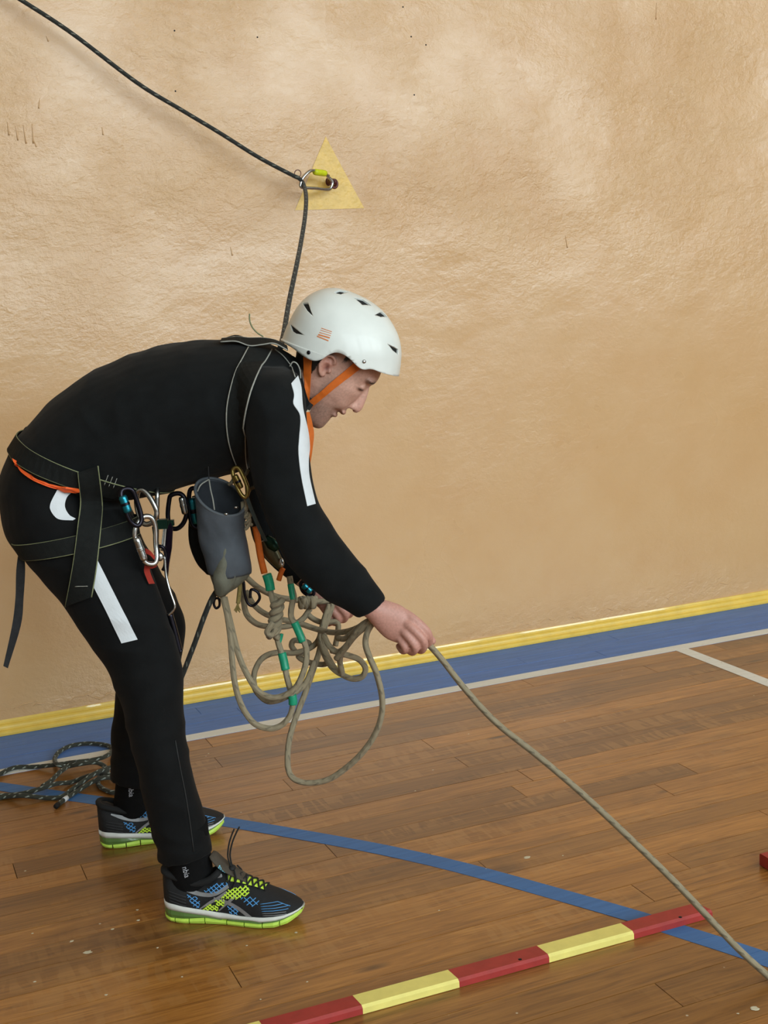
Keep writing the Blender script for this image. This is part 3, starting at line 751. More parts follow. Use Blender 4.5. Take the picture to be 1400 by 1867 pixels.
# skin tint: lips, stubble, brows, ears, hair line; shade painted in at mouth, ear hollow and temple
me = BODY.data; at = me.color_attributes.new('tint', 'FLOAT_COLOR', 'POINT')
c0 = srgb(210, 164, 146); lip = srgb(178, 112, 104); stub = srgb(128, 104, 92); brow = srgb(46, 34, 28); red = srgb(196, 134, 116); hair = srgb(40, 32, 27); hand = srgb(200, 148, 134)
def mx(a, b, t): t = max(0, min(1, t)); return tuple(x + (y - x) * t for x, y in zip(a, b))
buf = []
for v in me.vertices:
    a, b, c = hloc(v.co); ac = abs(c); col = c0
    if abs(a) < 140 and -125 < b < 130 and ac < 95:
        nz = noise.noise(v.co * 400)
        st = max(0, min(1, (-b - 40 + (a - 20) * -0.05) / 22)) * (1 if a > -35 else 0.4)
        st = max(st, g3(a - 74, b + 45, ac, 8, 6, 22) * .8, 0.8 * g3(a - 14, b + 25, ac - 55, 10, 28, 20))
        col = mx(col, stub, st * (0.62 + 0.35 * nz))
        col = mx(col, lip, 1.25 * g3(a - 72, b + 53, ac, 9, 3.5, 17) + 1.2 * g3(a - 62, b + 65, ac, 8, 4.2, 15))
        col = mx(col, srgb(70, 30, 28), 0.95 * g3(a - 60, b + 58.5, ac, 8, 1.8, 17))  # shade in the gap between the lips, painted as a dark line
        col = mx(col, brow, (2.0 + nz) * g3(a - 78, b - 23, ac - 27, 18, 4.6, 17) - .12)
        col = mx(col, brow, 1.5 * g3(a - 72, b - 1.5, ac - 29, 12, 1.9, 13))
        col = mx(col, red, g3(a + 6, b - 3, ac - 70, 14, 20, 8) * .8)
        col = mx(col, srgb(120, 62, 50), g3(a + 2, b, ac - 66, 5, 6, 8))  # shade inside the ear hollow, painted as a darker tint
        if ac < 61 or a > 14 or a < -22: col = mx(col, hair, (b - 18 - max(0, a - 12) * 1.1 + 4 * nz) / 6 if a < 50 else 0)  # short hair and sideburn, with the helmet's shadow at the temple painted in
        if a < -18: col = mx(col, hair, (b + 38 + 6 * nz) / 8)
        col = mx(col, srgb(214, 150, 136), 0.5 * g3(a - 88, b + 26, ac, 10, 16, 10))
    else: col = hand
    buf += list(col[:3]) + [1.0]
at.data.foreach_set('color', buf)

# ---- clothes
def folds(amp, fr, ax):
    def f(p, n):
        q = Vector((p.dot(RH), p.dot(FH), p.z))
        h = noise.noise(Vector((q.x * fr * ax[0], q.y * fr, q.z * fr * ax[1])) + Vector((0, 0, noise.noise(q * 4) * 1.5)))
        h2 = noise.noise(q * 22)
        return p + n * (amp * (abs(h) * -2 + 0.6) + amp * .25 * h2)
    return f
JACKET = remesh('jacket', [loft_geo(TORSO[1:], 40), loft_geo(ARM_N, 32), loft_geo(ARM_F, 28)], 0.0055, 5, BLACK, PERSON, folds(.0042, 7, (1.6, .8)))
tag(JACKET, 'black long-sleeved zip jacket')
TROUS = remesh('trousers', [loft_geo(PELVIS, 36), loft_geo(LEG_N, 32), loft_geo(LEG_F, 32)], 0.0055, 5, TROU, PERSON, folds(.0042, 8, (.8, 1.7)))
tag(TROUS, 'black tapered training trousers')
BJ, BT = bvh_of(JACKET), bvh_of(TROUS); BJT = bvh_of(JACKET, TROUS)
surf_ribbon('sleeve_stripe', [(530, 700), (535, 720), (534, 737), (546, 759), (544, 800), (543, 826), (548, 869), (559, 923)],
            [(542, 686), (548, 708), (551, 745), (560, 785), (563, 815), (561, 840), (563, 871), (574, 919)], BJ, WHITE, JACKET, .0012, .0012, 5, 5)
surf_ribbon('leg_stripe', [(171, 1070), (195, 1117), (222, 1173)], [(177, 1020), (215, 1095), (251, 1166)], BT, WHITE, TROUS, .001, .0012, 6, 5)
surf_ribbon('hip_stripe', [(104, 893), (92, 918), (93, 932), (106, 946), (133, 949)], [(133, 896), (122, 906), (118, 923), (125, 938), (138, 946)], BT, WHITE, TROUS, .001, .0012, 6, 5)
zp = [S(px, py, BT, .0008) for px, py in catmull([(319, 1350), (328, 1400), (338, 1450), (346, 1500), (353, 1553)], 5)]
obj('ankle_zip', *tube_geo(zp, .0013, 6)[:2], mat('zip_tape', (34, 35, 36), .6), TROUS, True)
# stand-up collar
cl = [ED(522, 648, 556, 765, 0, .076), ED(536, 655, 564, 752, 0, .072), ED(545, 664, 569, 745, 0, .068)]
V, Fc = loft_geo(cl, 36, 4); Fc = Fc[:-2]
co = obj('collar', V, Fc, BLACK, JACKET, True); sm = co.modifiers.new('thick', 'SOLIDIFY'); sm.thickness = .005

# socks
def sock(pts, name):
    V, Fc = loft_geo([(M(*p), a, b) for p, a, b in pts], 30, 6)
    return obj(name, V, Fc, SOCKM, PERSON, True)
SK_N = sock([((338, 1500, -.18), .048, .044), ((346, 1560, -.172), .046, .040), ((350, 1595, -.168), .047, .036), ((352, 1618, -.166), .046, .030), ((354, 1645, -.166), .044, .022)], 'sock')
SK_F = sock([((246, 1370, .215), .046, .043), ((242, 1425, .23), .042, .039), ((240, 1460, .24), .044, .035), ((240, 1478, .245), .045, .030), ((242, 1500, .247), .044, .022)], 'sock')
def decal_text(txt, origin, xd, yd, bvh, mt, parent, off=.0008, name='lettering', th=.0006):
    cu = bpy.data.curves.new('t', 'FONT'); cu.body = txt; cu.size = 1.0; cu.resolution_u = 3
    to = bpy.data.objects.new('t', cu); COL.objects.link(to)
    dg = bpy.context.evaluated_depsgraph_get(); mm = bpy.data.meshes.new_from_object(to.evaluated_get(dg))
    bpy.data.objects.remove(to, do_unlink=True)
    V = [S(origin[0] + v.co.x * xd[0] + v.co.y * yd[0], origin[1] + v.co.x * xd[1] + v.co.y * yd[1], bvh, off) for v in mm.vertices]
    Fc = [tuple(p.vertices) for p in mm.polygons]
    n = len(V); V2 = V + [p + (CAM - p).normalized() * th for p in V]
    edges = {}
    for q in Fc:
        for i in range(len(q)): edges.setdefault(tuple(sorted((q[i], q[(i + 1) % len(q)]))), []).append((q[i], q[(i + 1) % len(q)]))
    F2 = [tuple(i + n for i in q) for q in Fc] + [(e[0][0], e[0][1], e[0][1] + n, e[0][0] + n) for e in edges.values() if len(e) == 1]
    return obj(name, V2, F2, mt, parent)
LETW = mat('white_lettering', (196, 198, 206), .7, var=.05)
decal_text('nbia', (332, 1581), (3.2, 12.0), (14.5, -4.0), bvh_of(SK_N), LETW, SK_N)
decal_text('nbia', (234, 1433), (0.9, 12.2), (13.5, -1.2), bvh_of(SK_F), LETW, SK_F)

# ================================================================== helmet
def Z(x, y): return (480 + x / 4.6667, 500 + y / 4.6667)       # reading of the enlarged head crop
HC = M(620, 652, 0)
HELMET = thing('climbing_helmet', 'white skate-style climbing helmet with orange chin straps on the bending head', 'helmet', M(620, 640, 0))
OUT = [(152, 575), (165, 540), (190, 470), (228, 385), (290, 275), (370, 192), (450, 145), (540, 118), (650, 120), (780, 163), (900, 222), (1010, 305), (1090, 405), (1150, 525), (1174, 640), (1172, 740), (1155, 860), (1120, 960), (900, 1080), (650, 1100), (400, 1050), (200, 800)]
O3 = [Vector(p) - HC for p in catmull([tuple(M(*Z(*p), 0)) for p in OUT], 8, True)]
EDGE = [((120, 545), 0), ((160, 566), 0), ((240, 618), -.06), ((330, 688), -.09), ((390, 726), -.1), ((440, 740), -.105), ((500, 722), -.108), ((560, 682), -.11), ((620, 666), -.11), ((680, 682), -.11), ((740, 722), -.108), ((800, 782), -.102), ((850, 810), -.095), ((920, 801), -.075), ((1000, 826), -.04), ((1080, 846), -.01), ((1140, 861), 0), ((1220, 884), 0)]
EC = [(p.dot(RH), p.z) for p in (Vector(q) for q in catmull([tuple(M(*Z(*e), w)) for e, w in EDGE], 6))]
def edge_z(u, lift=0.0):
    for i in range(len(EC) - 1):
        if EC[i][0] <= u <= EC[i + 1][0]:
            t = (u - EC[i][0]) / max(1e-9, EC[i + 1][0] - EC[i][0]); return EC[i][1] + (EC[i + 1][1] - EC[i][1]) * t + lift
    return (EC[0][1] if u < EC[0][0] else EC[-1][1]) + lift
def dome(name, sc, cmax, lift, mt, parent, rows=72):
    n = len(O3); bm = bmesh.new(); G = []; e = 2 / 2.25
    for i in range(1, rows):
        ps = -math.pi / 2 + math.pi * i / rows; cp, sp = math.cos(ps) ** e, math.copysign(abs(math.sin(ps)) ** e, math.sin(ps))
        G.append([bm.verts.new(HC + o * (sc * cp) + FH * (cmax * sp)) for o in O3])
    pa, pb = bm.verts.new(HC - FH * cmax), bm.verts.new(HC + FH * cmax)
    for i in range(len(G) - 1):
        for j in range(n): bm.faces.new((G[i][j], G[i][(j + 1) % n], G[i + 1][(j + 1) % n], G[i + 1][j]))
    for j in range(n):
        bm.faces.new((pa, G[0][(j + 1) % n], G[0][j])); bm.faces.new((pb, G[-1][j], G[-1][(j + 1) % n]))
    kill = [f for f in bm.faces if f.calc_center_median().z < edge_z(f.calc_center_median().dot(RH), lift)]
    bmesh.ops.delete(bm, geom=kill, context='FACES')
    bv = {v for ed in bm.edges if ed.is_boundary for v in ed.verts}
    for v in bv: v.co.z = edge_z(v.co.dot(RH), lift)
    for _ in range(3):
        new = {}
        for v in bv:
            nb = [ed.other_vert(v) for ed in v.link_edges if ed.is_boundary]
            if len(nb) == 2: new[v] = v.co * .5 + (nb[0].co + nb[1].co) * .25
        for v, c in new.items(): v.co = c
    bmesh.ops.recalc_face_normals(bm, faces=bm.faces)
    me = bpy.data.meshes.new(name); bm.to_mesh(me); bm.free()
    ctr = sum((p.normal.dot(p.center - HC) for p in me.polygons))
    if ctr < 0: me.flip_normals()
    me.polygons.foreach_set('use_smooth', [True] * len(me.polygons)); me.materials.append(mt)
    o = bpy.data.objects.new(name, me); COL.objects.link(o); o.parent = parent; o.matrix_parent_inverse = parent_inv(parent)
    return o
SHELL = dome('shell', 1.0, .112, 0.0, HELM, HELMET)
BH = bvh_of(SHELL)
sol = SHELL.modifiers.new('thickness', 'SOLIDIFY'); sol.thickness = .0035; sol.offset = -1
VENT = [[(335, 248), (382, 245), (400, 298), (418, 352), (376, 312)], [(232, 428), (264, 455), (342, 517), (282, 506), (246, 482)], [(600, 160), (650, 136), (720, 152), (660, 172)],
        [(766, 198), (846, 214), (922, 268), (842, 260)], [(950, 346), (1004, 320), (1060, 368), (998, 364)], [(1060, 596), (1110, 618), (1146, 640), (1143, 686), (1100, 648)]]
def mirror(p): return p - FH * (2 * ((p - CAM).dot(FH) - D0))
cutters = []
for poly in VENT:
    P = [S(*Z(*q), BH, 0.0, (620, 610)) for q in poly]; c = sum(P, Vector()) / len(P); nn = (c - HC).normalized()
    for mir in (0, 1):
        a = [p + nn * .02 for p in P]; b = [p - nn * .02 for p in P]; k = len(P)
        V = a + b
        if mir: V = [mirror(v) for v in V]
        Fc = [tuple(range(k)), tuple(reversed(range(k, 2 * k)))] + [(i, (i + 1) % k, k + (i + 1) % k, k + i) for i in range(k)]
        co = fix_normals(obj('cutter', V, Fc, HELM)); cutters.append(co)
        bmod = SHELL.modifiers.new('vent', 'BOOLEAN'); bmod.object = co; bmod.operation = 'DIFFERENCE'; bmod.solver = 'EXACT'
dg = bpy.context.evaluated_depsgraph_get()
nm = bpy.data.meshes.new_from_object(SHELL.evaluated_get(dg)); SHELL.modifiers.clear(); SHELL.data = nm
for co in cutters: bpy.data.objects.remove(co, do_unlink=True)
LINER = dome('foam_liner', .968, .1083, .006, DARKP, HELMET, 40)
for q, mt_ in (((385, 666), DSTEEL), ((858, 743), STEEL)):
    c = S(*Z(*q), BH, 0.0); nn = (c - HC).normalized(); t1 = nn.cross(UP).normalized(); t2 = nn.cross(t1)
    obj('rivet', *ell_geo(c, (t1 * .0045, t2 * .0045, nn * .0028), 14, 8), mt_, HELMET, True)
ORP = mat('orange_print', (226, 130, 70), .5, var=.05)
for a, b, t in (((495, 456), (584, 487), 5), ((487, 473), (580, 502), 4), ((478, 492), (575, 520), 5), ((470, 508), (568, 536), 11), ((460, 522), (556, 562), 9)):
    pa_, pb_ = Z(*a), Z(*b); d = t / 4.667
    surf_ribbon('printed_mark', [pa_, ((pa_[0] + pb_[0]) / 2, (pa_[1] + pb_[1]) / 2), pb_], [(pa_[0] - .3 * d, pa_[1] + d), ((pa_[0] + pb_[0]) / 2 - .3 * d, (pa_[1] + pb_[1]) / 2 + d), (pb_[0] - .3 * d, pb_[1] + d)], BH, ORP, SHELL, .0003, .0003, 3, 1)
BB = bvh_of(BODY)
surf_ribbon('chin_strap', [Z(352, 700), Z(355, 800), Z(352, 900), Z(345, 1030), Z(352, 1100)], [Z(420, 720), Z(414, 800), Z(409, 900), Z(398, 1040), Z(395, 1110)], BB, ORANGE, HELMET, .0018, .003)
surf_ribbon('chin_strap', [Z(790, 730), Z(700, 812), Z(600, 895), Z(500, 985), Z(410, 1060), Z(350, 1115)], [Z(850, 775), Z(740, 862), Z(630, 948), Z(530, 1028), Z(430, 1115), Z(375, 1165)], BB, ORANGE, HELMET, .0018, .0035)
bc = S(*Z(352, 1105), BB, .012); ax = (HF, FH, HU)
obj('buckle', *join([box_geo(bc, .022, .008, .034, (HF, FH, HU)), box_geo(bc + HU * .02 - HF * .002, .014, .006, .012, ax), box_geo(bc - HU * .02, .016, .006, .012, ax)]), mat('black_plastic', (20, 20, 21), .4), HELMET)
b2 = S(*Z(392, 1150), BB, .012)
obj('strap_clip', *join([box_geo(b2, .007, .006, .013, ax), box_geo(b2 - FH * .004, .004, .003, .009, ax)]), mat('cream_plastic', (226, 208, 178), .4), HELMET)
tl = [M(558, 752, -.075), M(563, 772, -.09), M(566, 792, -.1), M(563, 822, -.105), M(559, 848, -.105), M(558, 872, -.1)]
tl = [Vector(p) for p in catmull(tl, 5)]
sv = (M(570, 780, -.09) - M(558, 780, -.09)).normalized() * .0075
obj('strap_tail', *ribbon_geo([p - sv for p in tl], [p + sv for p in tl], .0018), ORANGE, HELMET)

# ================================================================== harness
HARN = thing('climbing_harness', 'black webbing full-body harness with olive stitched edges on the person', 'harness', M(125, 860, 0))
def loop(center, e1, e2, axis, half, bvh, name, mt, off=.004, start=.3, n=64, pipe=None, parent=HARN, th=.003):
    A = []; B = []; N_ = []
    for sgn, L_ in ((1, A), (-1, B)):
        for i in range(n + 1):
            t = 2 * math.pi * i / n; d = e1 * math.cos(t) + e2 * math.sin(t); c = center + axis * (half * sgn)
            h = bvh.ray_cast(c + d * start, -d)
            p = h[0] if h[0] is not None else c + d * .1
            L_.append(p + d * off)
            if sgn == 1: N_.append(d)
    for L_ in (A, B):
        for _ in range(2):
            L_[:] = [(L_[(i - 1) % n] + L_[i % n] * 2 + L_[(i + 1) % n]) / 4 for i in range(n)] + [None]; L_[n] = L_[0]
    o = fix_normals(obj(name, *ribbon_geo(A, B, th, N_), mt, parent))
    if pipe:
        for L_ in (A, B): obj('edge_stitching', *tube_geo([p + d * th * .6 for p, d in zip(L_, N_)], .0013, 6)[:2], pipe, o, True)
    return o
e1 = (M(22, 812, 0) - M(228, 892, 0)).normalized(); axis = FH.cross(e1).normalized(); axis = axis if axis.z > 0 else -axis
BELT = loop(M(125, 837, 0), e1, FH, axis, .019, BJT, 'waist_belt', WEB, .004, .3, 72, PIPE)
gl = [loft_geo(LEG_N, 32)]; BLN = BVHTree.FromPolygons(*join(gl))
e1 = (M(30, 1002, -.09) - M(248, 958, -.09)).normalized(); axis = FH.cross(e1).normalized(); axis = axis if axis.z > 0 else -axis
LEGL = loop(M(138, 980, -.09), e1, FH, axis, .017, BLN, 'leg_loop', WEB, .007, .22, 56, PIPE)
BW = bvh_of(JACKET, TROUS, BELT, LEGL)
surf_ribbon('hanging_strap', [(144, 858), (145, 890), (144, 930), (141, 990), (136, 1040), (127, 1102)], [(181, 846), (184, 885), (184, 930), (180, 990), (176, 1040), (170, 1087)], BW, WEB, HARN, .0025, .011, 5, 4, PIPE, .0015, 12)
sl = [S(143 + 3 * k, 1066, BW, .0152) for k in range(8)]
obj('bar_tack', *tube_geo(sl, .0008, 6)[:2], PIPEG, HARN, True)
for k in range(3):
    p0, p1 = (197 + k * 8, 866 + k * 3), (190 + k * 8, 884 + k * 3)
    obj('bar_tack', *tube_geo([S(p0[0] + (p1[0] - p0[0]) * t / 5, p0[1] + (p1[1] - p0[1]) * t / 5, BW, .001) for t in range(6)], .0008, 6)[:2], PIPEG, HARN, True)
surf_ribbon('hip_cord', [(27, 838), (42, 856), (70, 872), (105, 884), (146, 890)], [(31, 847), (44, 864), (70, 881), (105, 892), (146, 895)], BW, ORANGE2, HARN, .004, .003, 5, 2)
# shoulder straps
surf_ribbon('shoulder_strap', [(452, 636), (429, 684), (414, 743), (415, 794), (427, 838), (440, 862)], [(494, 640), (473, 678), (457, 725), (447, 780), (446, 835), (452, 862)], BJ, WEB, HARN, .0025, .003, 5, 5, PIPEG, .0017)
Lp = [(402, 625), (430, 624), (455, 632), (478, 630), (500, 628), (524, 640)]
Rp = [(404, 619), (432, 616), (455, 618), (480, 618), (502, 622), (522, 632)]
ba = [Vector(p) for p in catmull([M(a[0], a[1], -.10) for a in Lp], 5)]; bb = [Vector(p) for p in catmull([M(a[0], a[1], -.06) for a in Rp], 5)]
def above(p):
    h = BJ.ray_cast(p + UP * .25, -UP); return Vector((p.x, p.y, max(p.z, h[0].z + .004))) if h[0] is not None else p
ba, bb = [above(p) for p in ba], [above(p) for p in bb]
bk = fix_normals(obj('back_strap', *ribbon_geo(ba, bb, .003, UP), WEB, HARN))
for L_ in (ba, bb): obj('edge_stitching', *tube_geo([p + UP * .002 for p in L_], .0014, 6)[:2], PIPEG, bk, True)
lp = [Vector(p) for p in catmull([M(404, 622, -.05), M(415, 616, -.05), M(428, 613, -.05), M(442, 617, -.05), M(448, 624, -.05)], 5)]
obj('strap_loop', *ribbon_geo(lp, [p + FH * .03 for p in lp], .002, UP), WEB, HARN)
bp_ = [S(*p, BJ, .004) for p in catmull([(500, 640), (515, 652), (530, 672), (536, 690)], 4)]
obj('edge_stitching', *tube_geo(bp_, .0012, 6)[:2], PIPEG, HARN, True)
cp_ = [(528, 668, -.09), (534, 660, -.092), (542, 664, -.092), (547, 676, -.09), (548, 690, -.09)]
obj('collar_loop', *tube_geo(catmull([M(*p) for p in cp_], 5), .0015, 6)[:2], PIPEG, HARN, True)
wh = [(480, 614, -.04), (468, 606, -.04), (459, 595, -.04), (455, 583, -.04), (455, 572, -.04)]
obj('cord_tail', *tube_geo(catmull([M(*p) for p in wh], 5), .0016, 6)[:2], PIPE, HARN, True)
# tail of the leg loop hanging behind the thigh
ta = [M(*p) for p in ((35, 1000, -.1), (30, 1040, -.11), (28, 1090, -.11), (22, 1140, -.11), (6, 1214, -.11))]; tb = [M(*p) for p in ((44, 1004, -.1), (46, 1040, -.11), (43, 1090, -.105), (38, 1140, -.105), (14, 1218, -.105))]
obj('strap_tail', *ribbon_geo([Vector(p) for p in catmull(ta, 5)], [Vector(p) for p in catmull(tb, 5)], .002), WEBG, HARN)

# ================================================================== hardware on the harness
def ctube(name, px, r, mt, parent, closed=False, n=10, sub=6): return tube(name, [M(*p) for p in px], r, mt, parent, sub, n, closed)
def carabiner(name, label, frame_px, r, mt, sleeve=None, smat=None, group=None, pin=None):
    t = thing(name, label, 'carabiner', M(*frame_px[0]), group)
    ctube('frame', frame_px, r, mt, t, True)
    if sleeve:
        a, b, sr = sleeve; A, B = M(*a), M(*b); pts = [A + (B - A) * (k / 10) for k in range(11)]
        g = tube_geo(pts, sr, 12, False, True, lambda q: 1.0 if .06 < q < .94 else .8); obj('gate_sleeve', *g[:2], smat, t, True)
        mid = [A + (B - A) * q for q in (.42, .45, .55, .58)]
        obj('sleeve_ring', *tube_geo(mid, sr * 1.08, 12)[:2], DSTEEL if smat is not STEEL else smat, t, True)
    return t
carabiner('locking_carabiner', 'locking carabiner with teal gate sleeve hanging at the waist belt by the hanging strap',
    [(224, 893, -.195), (221, 905, -.2), (230, 935, -.2), (240, 953, -.195), (252, 958, -.19), (258, 945, -.185), (250, 915, -.185), (240, 893, -.19)], .0052, DSTEEL, ((223, 904, -.202), (234, 934, -.202), .0088), TEAL)
carabiner('locking_carabiner', 'bright steel carabiner hooked through the front of the waist belt',
    [(258, 893, -.15), (270, 902, -.155), (281, 920, -.16), (286, 936, -.16), (280, 950, -.155), (268, 956, -.15), (258, 950, -.145), (250, 925, -.14), (250, 900, -.145)], .0056, STEEL)
carabiner('locking_carabiner', 'steel screw-gate carabiner hanging tilted in front of the thigh beside the red sling',
    [(252, 952, -.185), (246, 968, -.19), (247, 984, -.19), (258, 1012, -.19), (266, 1026, -.188), (280, 1028, -.18), (286, 1018, -.175), (284, 990, -.17), (283, 960, -.172), (276, 944, -.175), (263, 942, -.18)], .0055, STEEL,
    ((248, 980, -.192), (263, 1022, -.19), .0082), STEEL)
carabiner('locking_carabiner', 'grey steel carabiner with silver sleeve in the gap below the jacket hem',
    [(312, 903, -.06), (328, 900, -.06), (338, 912, -.062), (340, 936, -.062), (334, 954, -.06), (322, 964, -.06), (310, 960, -.058), (306, 940, -.056), (308, 915, -.058)], .0052, DSTEEL,
    ((331, 906, -.064), (338, 937, -.064), .0075), STEEL)
carabiner('locking_carabiner', 'teal-sleeved carabiner half hidden behind the left side of the grey chalk bag',
    [(346, 895, -.05), (358, 892, -.05), (366, 910, -.05), (366, 945, -.05), (360, 962, -.05), (350, 955, -.05), (345, 930, -.05)], .005, DSTEEL, ((350, 908, -.055), (358, 955, -.055), .0085), TEAL)
D_ = thing('rappel_descender', 'dark metal descender with steel bars hanging in front of the crotch', 'descender', M(290, 1000, -.1))
for a, b, r in (((287, 890, -.1), (285, 1000, -.11), .0052), ((281, 960, -.115), (289, 1012, -.118), .005), ((303, 955, -.11), (297, 1004, -.115), .0052)):
    A, B = M(*a), M(*b); obj('steel_bar', *tube_geo([A + (B - A) * k / 6 for k in range(7)], r, 12)[:2], STEEL, D_, True)
obj('top_block', *join([box_geo(M(297, 955, -.11), .022, .016, .02, (RH, FH, UP)), box_geo(M(312, 953, -.11), .012, .012, .012, (RH, FH, UP))]), DGREEN, D_)
pl = [(311, 952), (315, 962), (313, 1000), (308, 1030), (306, 1052), (301, 1050), (300, 1020), (303, 990), (306, 960)]
A = [M(x, y, -.118) for x, y in pl]; B = [p + FH * .006 for p in A]; k = len(A)
fix_normals(obj('side_plate', A + B, [tuple(range(k)), tuple(range(2 * k - 1, k - 1, -1))] + [(i, (i + 1) % k, k + (i + 1) % k, k + i) for i in range(k)], PURPLE, D_))
ctube('ring', [(283, 1008, -.125), (287, 997, -.125), (297, 998, -.125), (302, 1010, -.12), (301, 1030, -.12), (297, 1040, -.12)], .004, DSTEEL, D_)
obj('pulley', *ell_geo(M(291, 1015, -.125), (RH * .009, UP * .010, FH * .006), 16, 10), STEEL, D_, True)
ctube('wire_frame', [(300, 1012, -.12), (303, 1050, -.125), (310, 1078, -.13), (318, 1102, -.135), (316, 1112, -.135), (306, 1122, -.135)], .0032, STEEL, D_)
ctube('spike', [(309, 1118, -.12), (318, 1150, -.12), (326, 1182, -.12), (328, 1188, -.12)], .0072, DSTEEL, D_)
RS = thing('red_sling', 'red webbing sling looped by the tilted steel carabiner', 'sling', M(275, 1030, -.17))
rs = [Vector(p) for p in catmull([M(*p) for p in ((266, 1004, -.172), (276, 1010, -.176), (286, 1026, -.176), (278, 1032, -.17), (270, 1030, -.165))], 6)]
obj('upper_loop', *ribbon_geo([p - UP * .005 for p in rs], [p + UP * .005 for p in rs], .002), REDSL, RS)
rs = [Vector(p) for p in catmull([M(*p) for p in ((270, 1026, -.165), (268, 1040, -.16), (273, 1055, -.16), (277, 1064, -.16))], 6)]
obj('lower_tail', *ribbon_geo([p - RH * .006 for p in rs], [p + RH * .006 for p in rs], .002), REDSL, RS)

# black pouch and grey chalk bag
PO = thing('gear_pouch', 'black cloth gear pouch hanging behind the grey chalk bag', 'pouch', M(362, 960, -.02))
def axloft(rings, n=32, sub=5):
    R = catmull([tuple(c) + tuple(a) + tuple(b) for c, a, b in rings], sub); V = []; Fc = []
    for r in R:
        c, a, b = Vector(r[:3]), Vector(r[3:6]), Vector(r[6:9])
        V += [c + a * math.cos(2 * math.pi * j / n) + b * math.sin(2 * math.pi * j / n) for j in range(n)]
    for i in range(len(R) - 1):
        for j in range(n): j2 = (j + 1) % n; Fc.append((i * n + j, i * n + j2, (i + 1) * n + j2, (i + 1) * n + j))
    return V, Fc, n, len(R)
def pxring(x0, y0, x1, y1, w, b): a, c = M(x0, y0, w), M(x1, y1, w); return ((a + c) / 2, (c - a) / 2, b)
V, Fc, n, k = axloft([pxring(350, 905, 385, 905, -.02, FH * .02), pxring(344, 950, 392, 950, -.02, FH * .03), pxring(345, 990, 395, 995, -.02, FH * .03), pxring(358, 1025, 398, 1030, -.02, FH * .025), pxring(376, 1046, 396, 1048, -.02, FH * .012)])
Fc += [tuple(range(n)), tuple((k - 1) * n + j for j in range(n))]
obj('pouch_body', V, Fc, WEB, PO, True)
ctube('pouch_cord', [(368, 905, -.03), (372, 880, -.03), (378, 868, -.03)], .002, WEBG, PO)
CB = thing('chalk_bag', 'grey cloth chalk bag with open round mouth hanging at the chest', 'bag', M(405, 1000, -.12))
rings = [pxring(356, 890, 446, 922, -.12, FH * .044 + UP * .029), pxring(359, 918, 447, 942, -.12, FH * .043 + UP * .016), pxring(362, 952, 449, 964, -.12, FH * .042 + UP * .004), pxring(368, 995, 454, 998, -.12, FH * .040),
         pxring(377, 1030, 456, 1030, -.12, FH * .036), pxring(385, 1056, 446, 1054, -.12, FH * .028), pxring(392, 1084, 412, 1084, -.12, FH * .01)]
V, Fc, n, k = axloft(rings, 40, 6)
V = [v + (v - M(405, 1000, -.12)).normalized() * ((.011 * noise.noise(Vector((v.x * 16, v.y * 16, v.z * 8))) + .005 * noise.noise(Vector((v.x * 40, v.y * 40, v.z * 22 + v.x * 20)))) * min(1, i / n / 8)) for i, v in enumerate(V)]
nb = n * 27
up_f = [f for f in Fc if min(f) < nb]; lo_f = [f for f in Fc if min(f) >= nb] + [tuple((k - 1) * n + j for j in range(n))]
o = obj('bag_body', V, up_f, BAG, CB, True); o.modifiers.new('thick', 'SOLIDIFY').thickness = .0025
o = obj('bag_base', V, lo_f, BAGK, CB, True)
c_ = M(405, 1000, -.12)
Vi = [v + (M(402, 960, -.12) - v) * .05 for v in V]
o = fix_normals(obj('lining', Vi, [tuple(reversed(f)) for f in Fc if max(f) < n * 14] , BAGD, CB, True))
obj('mouth_rim', *tube_geo([V[j] for j in range(n)], .0034, 8, True)[:2], mat('bag_rim_tape', (92, 98, 104), .7), CB, True)
# front fold of the base and the pull cord
ff = [(M(x, y, w), r, r2) for x, y, w, r, r2 in ((414, 996, -.160, .003, .004), (411, 1020, -.158, .013, .009), (411, 1042, -.152, .024, .013), (406, 1064, -.146, .022, .012), (399, 1084, -.130, .009, .008))]
V, Fc = loft_geo(ff, 24, 6)
V = [v + FH * (.006 * math.exp(-((v - M(419, 1036, -.16)).dot(RH) / .007) ** 2) + .004 * noise.noise(v * 45)) for v in V]
obj('base_fold', V, Fc, BAGK, CB, True)
ctube('pull_cord', [(381, 874, -.13), (384, 893, -.15), (388, 910, -.163), (391, 930, -.166)], .0014, PIPEG, CB)
ctube('pull_cord', [(381, 874, -.13), (366, 884, -.15), (360, 896, -.15)], .0014, PIPEG, CB)
for px, py, w in ((412, 937, -.166), (430, 925, -.155)): obj('eyelet', *ell_geo(M(px, py, w), (RH * .0045, UP * .003, FH * .003), 10, 6), STEEL, CB, True)
ctube('hanging_cord', [(381, 876, -.13), (379, 840, -.13), (376, 790, -.15)], .0012, WEBG, CB)
BR = carabiner('brass_carabiner', 'worn brass carabiner on the chest strap beside the chalk bag', [(424, 858, -.14), (434, 853, -.14), (444, 870, -.145), (452, 893, -.15), (448, 906, -.15), (440, 902, -.15), (430, 882, -.145)], .0046, BRASS, ((428, 866, -.15), (440, 890, -.15), .0062), BRASS)
for pts in ([(428, 870, -.14), (422, 880, -.14), (416, 884, -.14)], [(440, 868, -.14), (448, 864, -.14), (452, 856, -.14)], [(452, 898, -.14), (458, 890, -.14), (464, 888, -.14), (468, 880, -.14)]):
    ctube('rag_end', pts, .004, mat('khaki_rag', (96, 88, 70), .9), BR, n=6)

